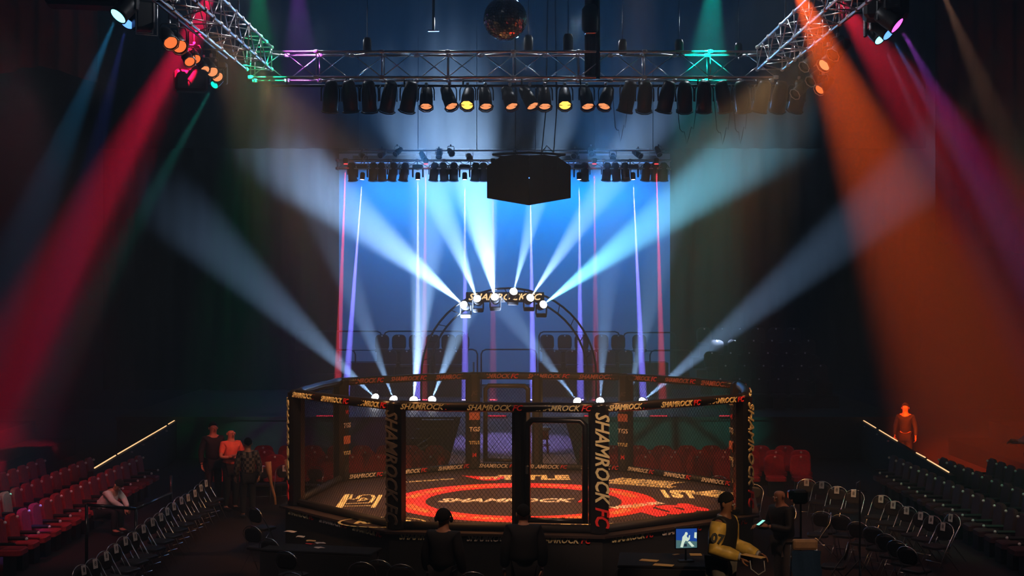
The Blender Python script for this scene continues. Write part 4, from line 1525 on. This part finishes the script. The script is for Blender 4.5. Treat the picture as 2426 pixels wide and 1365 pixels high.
# ------------------------------------------------------------------ ringside tables
def ring_table(label, c, w, dp, z, rz, base=0.):
    t = thing('event_table', label, 'table', (c[0], c[1], base), rz)
    zz = z - base
    ob('tabletop', MB().box((0, 0, zz - .02), (w, dp, .04), bev=.01).mesh('tabletop', 'table'), t)
    ob('table_skirt', MB().box((0, -dp / 2 + .01, zz / 2 - .02), (w - .02, .012, zz - .06)).mesh('table_skirt', 'skirt'), t)
    for sx in (-1, 1):
        for sy in (-1, 1):
            bar(t, 'leg', (sx * (w / 2 - .06), sy * (dp / 2 - .06), 0), (sx * (w / 2 - .06), sy * (dp / 2 - .06), zz - .03), .016, 'black_metal')
    return t


qa = P(765, 1283, 24.3)
ring_table('long black ringside table with scattered papers left of centre', (qa.x, 24.05), 1.9, .6, .76, math.radians(-14))
for k, (px, py, w, m, lab) in enumerate([(688, 1259, .2, 'paper', 'first sheet from left on the ringside table'), (712, 1271, .14, 'paper', 'small sheet on the ringside table'), (737, 1281, .16, 'manila', 'bright folded sheet in the middle of the ringside table'),
                                        (759, 1286, .16, 'paper', 'long pale sheet on the ringside table'), (757, 1297, .14, 'paper', 'nearest sheet on the ringside table'), (735, 1288, .1, 'print_red', 'reddish card on the ringside table')]):
    d = FOC * (CAMZ - .77) / (py - 675)
    q = P(px, py, d)
    bb = MB()
    for i in range(5):
        for j in (0, 1):
            bb.v.append((w * (i / 4 - .5), .09 * (j - .5) * 2 * .8, .006 + .006 * math.sin(i * 1.3)))
    for i in range(4):
        bb.f.append([i * 2, i * 2 + 2, i * 2 + 3, i * 2 + 1])
        bb.sm.append(True)
    o = ob('paper_sheet', bb.mesh('paper_sheet', m), None, (q.x, q.y, .762), rot=(0, 0, -.3 + .25 * k))
    tag(o, lab, 'paper', 'papers on the ringside table')

# technical riser at the lower right (its top lies below the picture)
rs_ = thing('media_riser', 'low black media riser carrying the screen table below the picture edge', 'riser', (3.4, 18.6, 0))
ob('deck', MB().box((0, 0, .57), (4.4, 3.6, .06)).mesh('deck', 'stage_black'), rs_)
ob('skirt_panel', MB().box((0, 0, .27), (4.34, 3.54, .54)).mesh('skirt_panel', 'skirt'), rs_)
ring_table('black media table with papers and a glowing screen', (2.0, 19.75), 1.15, .95, 1.38, math.radians(-6), .6)
mon = thing('monitor', 'small glowing screen showing two fighters on the media table', 'monitor', P(1627, 1308, 19.55), math.radians(9))
mon.location.z = 1.38
ob('stand', MB().box((0, .05, .01), (.2, .14, .02), bev=.006).tube((0, .05, .01), (0, .05, .16), .014).mesh('stand', 'black_metal'), mon)
wS, hS = .285, .255
zS = CAMZ - (1276 - 675) * 19.55 / FOC - 1.38
ob('housing', MB().box((0, .03, zS), (wS + .03, .03, hS + .03), bev=.008).mesh('housing', 'black_gloss'), mon)


def scr(name, pts, m, y, par):
    bb = MB()
    bb.add([(x * wS, y, zS + z * hS) for x, z in pts], [list(range(len(pts)))])
    return ob(name, bb.mesh(name, m), par)


M['scr_blue'] = emis('scr_blue', (.01, .07, .38), .9)
M['scr_floor'] = emis('scr_floor', (.12, .28, .3), .6)
M['scr_fig'] = emis('scr_fig', (.75, .95, .8), .9)
M['scr_dark'] = emis('scr_dark', (.02, .05, .1), .4)
sc_ = scr('screen', [(-.5, -.5), (.5, -.5), (.5, .5), (-.5, .5)], 'scr_blue', .012, mon)
scr('image_patch', [(-.5, -.5), (.5, -.5), (.5, -.18), (-.5, -.08)], 'scr_floor', .010, sc_)
scr('image_patch', [(-.3, -.45), (-.22, -.1), (-.2, .08), (-.1, .2), (-.06, .32), (.03, .32), (.06, .22), (.0, .12), (.08, .0), (.12, .16), (.17, .16), (.15, -.05), (.05, -.16), (-.05, -.12), (-.12, -.25), (-.18, -.47)], 'scr_fig', .008, sc_)
scr('image_patch', [(.05, -.2), (.15, -.15), (.38, -.42), (.25, -.45)], 'scr_fig', .007, sc_)
scr('image_patch', [(.36, .02), (.48, -.02), (.49, .3), (.38, .3)], 'scr_fig', .008, sc_)
scr('image_patch', [(-.12, -.3), (0, -.26), (.02, -.42), (-.12, -.42)], 'scr_dark', .006, sc_)
light(mon, mon.location + Vector((0, -.1, zS)), mon.location + Vector((0, -1, zS)), (.3, .6, 1), 120, 1.0, 1, .1)
for k, (px, py, w, dp, rz, m, lab) in enumerate([(1538, 1327, .24, .12, -.4, 'manila', 'orange-lit folder farthest on the media table'), (1572, 1338, .26, .13, -.35, 'manila', 'orange-lit folder nearest on the media table'),
                                                (1648, 1313, .16, .14, 0, 'manila', 'tan card leaning under the screen'), (1602, 1313, .1, .05, .6, 'manila', 'small yellow slip beside the screen')]):
    d = FOC * (CAMZ - 1.39) / (py - 675)
    q = P(px, py, d)
    o = ob('folder', MB().box((0, 0, .004), (w, dp, .006)).mesh('folder', m), None, (q.x, q.y, 1.381), rot=(0, 0, rz))
    tag(o, lab, 'folder', 'papers on the media table')


# ------------------------------------------------------------------ people
def skin_mesh(verts, edges, radii, m, lv=1):
    me = bpy.data.meshes.new('figure')
    me.from_pydata(verts, edges, [])
    o = bpy.data.objects.new('figure', me)
    COL.objects.link(o)
    md = o.modifiers.new('s', 'SKIN')
    md.use_smooth_shade = True
    sv = me.skin_vertices[0].data
    for i, r in enumerate(radii):
        sv[i].radius = (r, r) if not isinstance(r, tuple) else r
        sv[i].use_root = (i == 0)
    sb = o.modifiers.new('u', 'SUBSURF')
    sb.levels = lv
    sb.render_levels = lv
    dg = bpy.context.evaluated_depsgraph_get()
    r = bpy.data.meshes.new_from_object(o.evaluated_get(dg))
    bpy.data.objects.remove(o)
    bpy.data.meshes.remove(me)
    r.materials.clear()
    r.materials.append(M[m])
    for p in r.polygons:
        p.use_smooth = True
    return r


def hand_mesh(wrist, direc, palm_n, m, curl=.5, s=1.):
    """palm plus four unequal bent fingers and a thumb leaving the side of the palm"""
    d = Vector(direc).normalized()
    n_ = Vector(palm_n).normalized()
    side = d.cross(n_).normalized()
    n_ = side.cross(d).normalized()
    w = Vector(wrist)
    b = MB()
    pal = []
    for t, hw, th in ((0, .026, .018), (.03, .036, .017), (.075, .042, .014), (.095, .04, .012)):
        c = w + d * t * s
        pal.append([c + side * hw * s * x + n_ * th * s * y for x, y in ((-1, -.6), (-.6, -1), (.6, -1), (1, -.6), (1, .6), (.6, 1), (-.6, 1), (-1, .6))])
    vs = [v for r in pal for v in r]
    fs = [[7, 6, 5, 4, 3, 2, 1, 0], [24 + i for i in range(8)]]
    for r in range(3):
        for i in range(8):
            fs.append([r * 8 + i, r * 8 + (i + 1) % 8, r * 8 + 8 + (i + 1) % 8, r * 8 + 8 + i])
    b.add(vs, fs, True)
    for k, (off_, L) in enumerate(((-.03, .072), (-.01, .082), (.011, .077), (.03, .06))):
        p = w + d * .085 * s + side * off_ * s
        pts = [p]
        a = .15
        for j in range(3):
            a += curl * (.6 if j == 0 else .8)
            p = p + (d * math.cos(a) + n_ * math.sin(a)) * L * s * (.42, .32, .26)[j]
            pts.append(p)
        b.path(pts, .01, 6, rs=[.0098 * s, .009 * s, .0082 * s, .006 * s])
    p = w + d * .025 * s - side * .028 * s
    b.path([p, p + (-side * .032 + d * .022 + n_ * .008) * s, p + (-side * .045 + d * .055 + n_ * .02) * s, p + (-side * .04 + d * .08 + n_ * .032) * s], .01, 6, rs=[.013 * s, .0115 * s, .0095 * s, .007 * s])
    return b.mesh('hand', m)


def person(label, loc, heading, h=1.75, lean=0., headturn=0., nod=0., armL=None, armR=None, seated=False, skin='skin', top='dark_cloth', sleeve=None, bottom='jeans',
           hair='cap', bulk=1., short_sleeve=False, face=True, base_z=0):
    """figure faces local -Y; heading turns it about z; armL/armR = (elbow, wrist) in local coordinates for a 1.75 m figure"""
    k = h / 1.75
    root = thing('person', label, 'person', (loc[0], loc[1], base_z), heading)
    pel = .48 if seated else .95

    def up(v):
        v = Vector(v) - Vector((0, 0, .95))
        v = Matrix.Rotation(lean, 3, 'X') @ v
        return (v + Vector((0, 0, pel))) * k
    J = {}
    J['pel'] = Vector((0, 0, pel)) * k
    for nm, v in dict(waist=(0, 0, 1.1), chest=(0, -.01, 1.3), upper=(0, 0, 1.43), neck=(0, -.0, 1.5), h0=(0, -.02, 1.565), h1=(0, -.01, 1.64), h2=(0, 0, 1.705), sl=(.17, 0, 1.42), sr=(-.17, 0, 1.42)).items():
        J[nm] = up(v)
    J['el'] = up((.25, .03, 1.15)) if armL is None else Vector(armL[0]) * k
    J['wl'] = up((.26, -.06, .9)) if armL is None else Vector(armL[1]) * k
    J['er'] = up((-.25, .03, 1.15)) if armR is None else Vector(armR[0]) * k
    J['wr'] = up((-.26, -.06, .9)) if armR is None else Vector(armR[1]) * k
    for s, c in ((1, 'l'), (-1, 'r')):
        J['hip' + c] = Vector((.09 * s, 0, pel - .05)) * k
        if seated:
            J['kn' + c] = Vector((.12 * s, -.42, .5)) * k
            J['an' + c] = Vector((.12 * s, -.4, .1)) * k
        else:
            J['kn' + c] = Vector((.1 * s, -.03, .5)) * k
            J['an' + c] = Vector((.11 * s, .03, .09)) * k
        J['to' + c] = J['an' + c] + Vector((0, -.17, -.05)) * k
    names = ['pel', 'waist', 'chest', 'upper', 'neck', 'h0', 'h1', 'h2', 'sl', 'el', 'wl', 'sr', 'er', 'wr', 'hipl', 'knl', 'anl', 'tol', 'hipr', 'knr', 'anr', 'tor']
    E_ = [(0, 1), (1, 2), (2, 3), (3, 4), (4, 5), (5, 6), (6, 7), (3, 8), (8, 9), (9, 10), (3, 11), (11, 12), (12, 13), (0, 14), (14, 15), (15, 16), (16, 17), (0, 18), (18, 19), (19, 20), (20, 21)]
    Rr = [.14, .125, .145, .1, .055, .068, .092, .07, .065, .044, .03, .065, .044, .03, .09, .062, .042, .035, .09, .062, .042, .035]
    body = ob('body', skin_mesh([J[n] for n in names], E_, [r * k for r in Rr], skin, 2), root)
    # garments
    tn = ['pel', 'waist', 'chest', 'upper', 'sl', 'el', 'wl', 'sr', 'er', 'wr']
    tv = {n: J[n] for n in tn}
    tv['pel'] = J['pel'] + Vector((0, 0, .01))
    cut = .5 if short_sleeve else .97
    for s, e, w in (('sl', 'el', 'wl'), ('sr', 'er', 'wr')):
        if short_sleeve:
            tv[w] = J[s].lerp(J[e], .8)
            tv[e] = J[s].lerp(J[e], .5)
        else:
            tv[w] = J[e].lerp(J[w], .93)
    tr_ = [.16, .15, .165, .115, .08, .062, .048, .08, .062, .048]
    tr_ = [r * bulk for r in tr_]
    if sleeve:
        shirt = skin_mesh([tv[n] for n in ['pel', 'waist', 'chest', 'upper', 'sl', 'sr']], [(0, 1), (1, 2), (2, 3), (3, 4), (3, 5)], [r * k for r in (tr_[0], tr_[1], tr_[2], tr_[3], tr_[4] * .95, tr_[7] * .95)], top, 2)
        ob('jacket', shirt, root)
        for s, e, w in (('sl', 'el', 'wl'), ('sr', 'er', 'wr')):
            a = tv[s].lerp(tv[e], -.02)
            pts_ = [a, tv[s].lerp(tv[e], .35), tv[s].lerp(tv[e], .68), tv[e], tv[e].lerp(tv[w], .3), tv[e].lerp(tv[w], .6), tv[w]]
            ob('sleeve', MB().path(pts_, .1, 14, rs=[x * k * bulk for x in (.084, .092, .078, .083, .072, .076, .052)]).mesh('sleeve', sleeve), root)
            ob('cuff', MB().path([tv[w], tv[e].lerp(tv[w], 1.09)], .05, 10, rs=[.05 * k, .046 * k]).mesh('cuff', 'gray_stripe'), root)
    else:
        shirt = skin_mesh([tv[n] for n in tn], [(0, 1), (1, 2), (2, 3), (3, 4), (4, 5), (5, 6), (3, 7), (7, 8), (8, 9)], [r * k for r in tr_], top, 2)
        ob('shirt', shirt, root)
    pn = ['pel', 'hipl', 'knl', 'anl', 'hipr', 'knr', 'anr']
    pv = [J[n] + Vector((0, 0, -.03 if n == 'pel' else 0)) for n in pn]
    ob('trousers', skin_mesh(pv, [(0, 1), (1, 2), (2, 3), (0, 4), (4, 5), (5, 6)], [x * k for x in (.145, .105, .08, .062, .105, .08, .062)], bottom, 2), root)
    for c in 'lr':
        a, t = J['an' + c], J['to' + c]
        m_ = (a + t) / 2
        ob('shoe', MB().box((m_.x, m_.y - .01, .045 * k), (.1 * k, .28 * k, .09 * k), bev=.025).mesh('shoe', 'black_gloss'), root)
    # hands
    for c, e, w in (('l', 'el', 'wl'), ('r', 'er', 'wr')):
        d_ = (J[w] - J[e]).normalized()
        pn_ = Vector((-.6 if c == 'l' else .6, -.3, -.6 if abs(d_.z) < .7 else 0))
        ob('hand', hand_mesh(J[w] + d_ * .005, d_, pn_, skin, .45, k), body)
    # face
    hq = Matrix.Rotation(lean + nod, 3, 'X')
    hr = Matrix.Rotation(headturn, 3, 'Z')

    def hp(v):
        return J['h1'] + (hr @ (hq @ Vector(v))) * k
    if face:
        ob('nose', MB().path([hp((0, -.085, .02)), hp((0, -.11, -.012)), hp((0, -.118, -.03)), hp((0, -.095, -.04))], .012, 6, rs=[.007 * k, .011 * k, .014 * k, .008 * k]).mesh('nose', skin), body)
        for s in (-1, 1):
            ob('eye', MB().ball(hp((s * .033, -.088, .015)), .011 * k, 8, 6).mesh('eye', 'eye'), body)
            ob('ear', MB().ball(hp((s * .094, .005, -.01)), .03 * k, 8, 6, (.35, .7, 1)).mesh('ear', skin), body)
        ob('mouth', MB().path([hp((-.024, -.088, -.062)), hp((0, -.096, -.06)), hp((.024, -.088, -.062))], .005 * k, 5).mesh('mouth', 'skin_dark'), body)
    if hair:
        b = MB()
        nn_, mm_ = 16, 8
        vs = []
        grow = {'cap': 1.07, 'full': 1.07, 'short': 1.03}[hair]
        for j in range(mm_ + 1):
            ph = j / mm_ * PI * .68
            for i in range(nn_):
                th = 2 * PI * i / nn_
                fr_ = max(0, -math.sin(th))       # front (-Y)
                ph2 = ph * (1 - .5 * fr_ ** 2) * (1 - .22 * abs(math.cos(th))) * (1 - .12 * (fr_ > .3))
                rr = .102 * (grow - (grow - .93) * (j / mm_) ** 2) + .003 * math.sin(i * 5 + j * 3)
                vs.append(hp((rr * math.sin(ph2) * math.cos(th) * .95, rr * math.sin(ph2) * math.sin(th) * 1.02 + .008, rr * math.cos(ph2) * 1.12 + .012)))
        fs = []
        for j in range(mm_):
            for i in range(nn_):
                fs.append([j * nn_ + i, j * nn_ + (i + 1) % nn_, (j + 1) * nn_ + (i + 1) % nn_, (j + 1) * nn_ + i])
        fs.append([mm_ * nn_ + i for i in range(nn_)])
        b.add(vs, fs, True)
        ob('hair', b.mesh('hair', 'hair'), root)
    return root, J, hp, k


# man with gold sleeves
pa, J, hp, k = person('person in black jacket with gold sleeves numbered 07, holding papers at media table', (2.62, 18.5), math.radians(60), 1.84, lean=.08, headturn=.1, nod=.25,
                      armL=((.33, -.02, 1.1), (.30, -.36, 1.0)), armR=((-.27, -.02, 1.12), (-.2, -.32, 1.05)), skin='skin_dark', top='jacket', sleeve='gold_sleeve', bottom='gray_cloth', hair='full', bulk=1.12, base_z=.6)
# collar, number and papers
ob('collar', MB().path([J['neck'] + Vector((.09 * math.cos(a * PI / 8), .07 * math.sin(a * PI / 8) + .01, -.01 - .03 * (math.sin(a * PI / 8) < -.3))) for a in range(16)], .018, 6, True).mesh('collar', 'gray_stripe'), pa)
T07 = text_mesh('07', .16, 'ink', .0, .04, .002)
# sleeve facing the camera is the figure's right one turned by its heading
rt = (J['er'] - J['sr']).normalized()
pc = J['sr'].lerp(J['er'], .62)
nrm = Matrix.Rotation(-math.radians(60), 3, 'Z') @ Vector((0, -1, .05))
nrm = (nrm - rt * nrm.dot(rt)).normalized()
rgt = (-rt).cross(nrm).normalized()
letter(pa, T07, frame(rgt, -rt, pc + nrm * .1))
q = J['wr'] + Vector((.05, -.15, .02))
tag(ob('held_papers', MB().box((0, 0, 0), (.2, .26, .008), rot=(0, .05, 0)).mesh('held_papers', 'manila'), None, pa.matrix_basis @ q, rot=(.1, .05, 1.1)), 'orange-lit folded papers held by the person with gold sleeves', 'paper')
wq = pa.matrix_basis @ (J['wr'] + Vector((.0, -.1, -.03)))
tag(ob('headphone_cord', MB().path([wq + Vector((.02, -.02, 0)), wq + Vector((.03, -.03, -.1)), wq + Vector((.12, -.04, -.17)), wq + Vector((.2, -.04, -.12)), wq + Vector((.19, -.03, 0))], .007, 6).mesh('headphone_cord', 'gray_stripe')),
    'pale looped cord hanging from the hand of the person with gold sleeves', 'cord')

# bald man with phone
pb, J, hp, k = person('bald person in dark jacket looking at a glowing phone right of the cage', (4.28, 23.2), math.radians(-62), 1.88, lean=.12, nod=.35,
                      armL=((.25, -.1, 1.15), (.12, -.4, 1.22)), armR=((-.25, -.12, 1.15), (-.1, -.42, 1.2)), skin='skin', top='jacket', hair=None, bulk=1.1)
ph = pb.matrix_basis @ (J['wl'] + Vector((-.04, -.1, .05)))
tg = thing('phone', 'phone with glowing green-blue screen held by the bald person', 'phone', ph, math.radians(-62))
ob('case', MB().box((0, 0, 0), (.075, .15, .012), rot=(.5, 0, 0), bev=.004).mesh('case', 'black_gloss'), tg)
ob('screen', MB().box((0, -.003, .008), (.066, .136, .002), rot=(.5, 0, 0)).mesh('screen', 'phone_glow'), tg)

# left group
person('bald person in coral shirt with folded arms left of the cage', (-6.28, 33), math.radians(35), 1.85, armL=((.27, -.08, 1.18), (-.02, -.24, 1.2)), armR=((-.27, -.08, 1.16), (.05, -.26, 1.14)),
       skin='skin', top='coral_shirt', bottom='dark_cloth', hair=None, bulk=1.1, short_sleeve=True)
person('dark clothed person beside the one in the coral shirt', (-6.8, 33.6), math.radians(30), 1.92, top='dark_cloth', bottom='dark_cloth', hair='short', bulk=1.1)
person('person in dark plaid shirt turned away left of the cage', (-5.72, 32.0), math.radians(200), 1.72, top='plaid', bottom='dark_cloth', hair='cap', bulk=1.15)
person('person in white shirt bending forward among the red seats', (-8.35, 30.0), math.radians(70), 1.72, lean=.65, nod=.5, seated=True, armL=((.2, -.42, .72), (.08, -.6, .55)), armR=((-.2, -.42, .72), (-.06, -.62, .55)),
       top='white_shirt', bottom='dark_cloth', hair='full', bulk=1.1)
# front silhouettes
pg, J, hp, k = person('person with headphones seen from behind in front of the cage', (-.97, 20.9), math.radians(160), 1.86, headturn=0, top='dark_cloth', bottom='dark_cloth', hair='cap', bulk=1.2)
hs = pg
pts = [hp((.115 * math.cos(a), .0, .115 * math.sin(a) * 1.15)) for a in [i * PI / 10 for i in range(11)]]
ob('headset_band', MB().path(pts, .012, 6).mesh('headset_band', 'black_gloss'), hs)
for s in (-1, 1):
    ob('ear_cup', MB().ball(hp((s * .11, 0, -.01)), .045, 10, 7, (.55, 1, 1)).mesh('ear_cup', 'black_gloss'), hs)
person('broad person in black seen from behind before the cage gate', (.17, 21.3), math.radians(185), 1.86, lean=.1, top='dark_cloth', bottom='dark_cloth', hair='cap', bulk=1.45)
# far right
person('dark person standing in the right side aisle with faintly red face', (10.65, 40), math.radians(-20), 1.84, top='dark_cloth', bottom='dark_cloth', hair='short')
person('person cut by the right picture edge with green-lit arms reaching out', (12.35, 35), math.radians(-75), 1.8, armL=((.18, -.25, 1.3), (.1, -.52, 1.34)), armR=((-.18, -.25, 1.28), (-.1, -.52, 1.3)), top='white_shirt', bottom='dark_cloth', hair='cap')
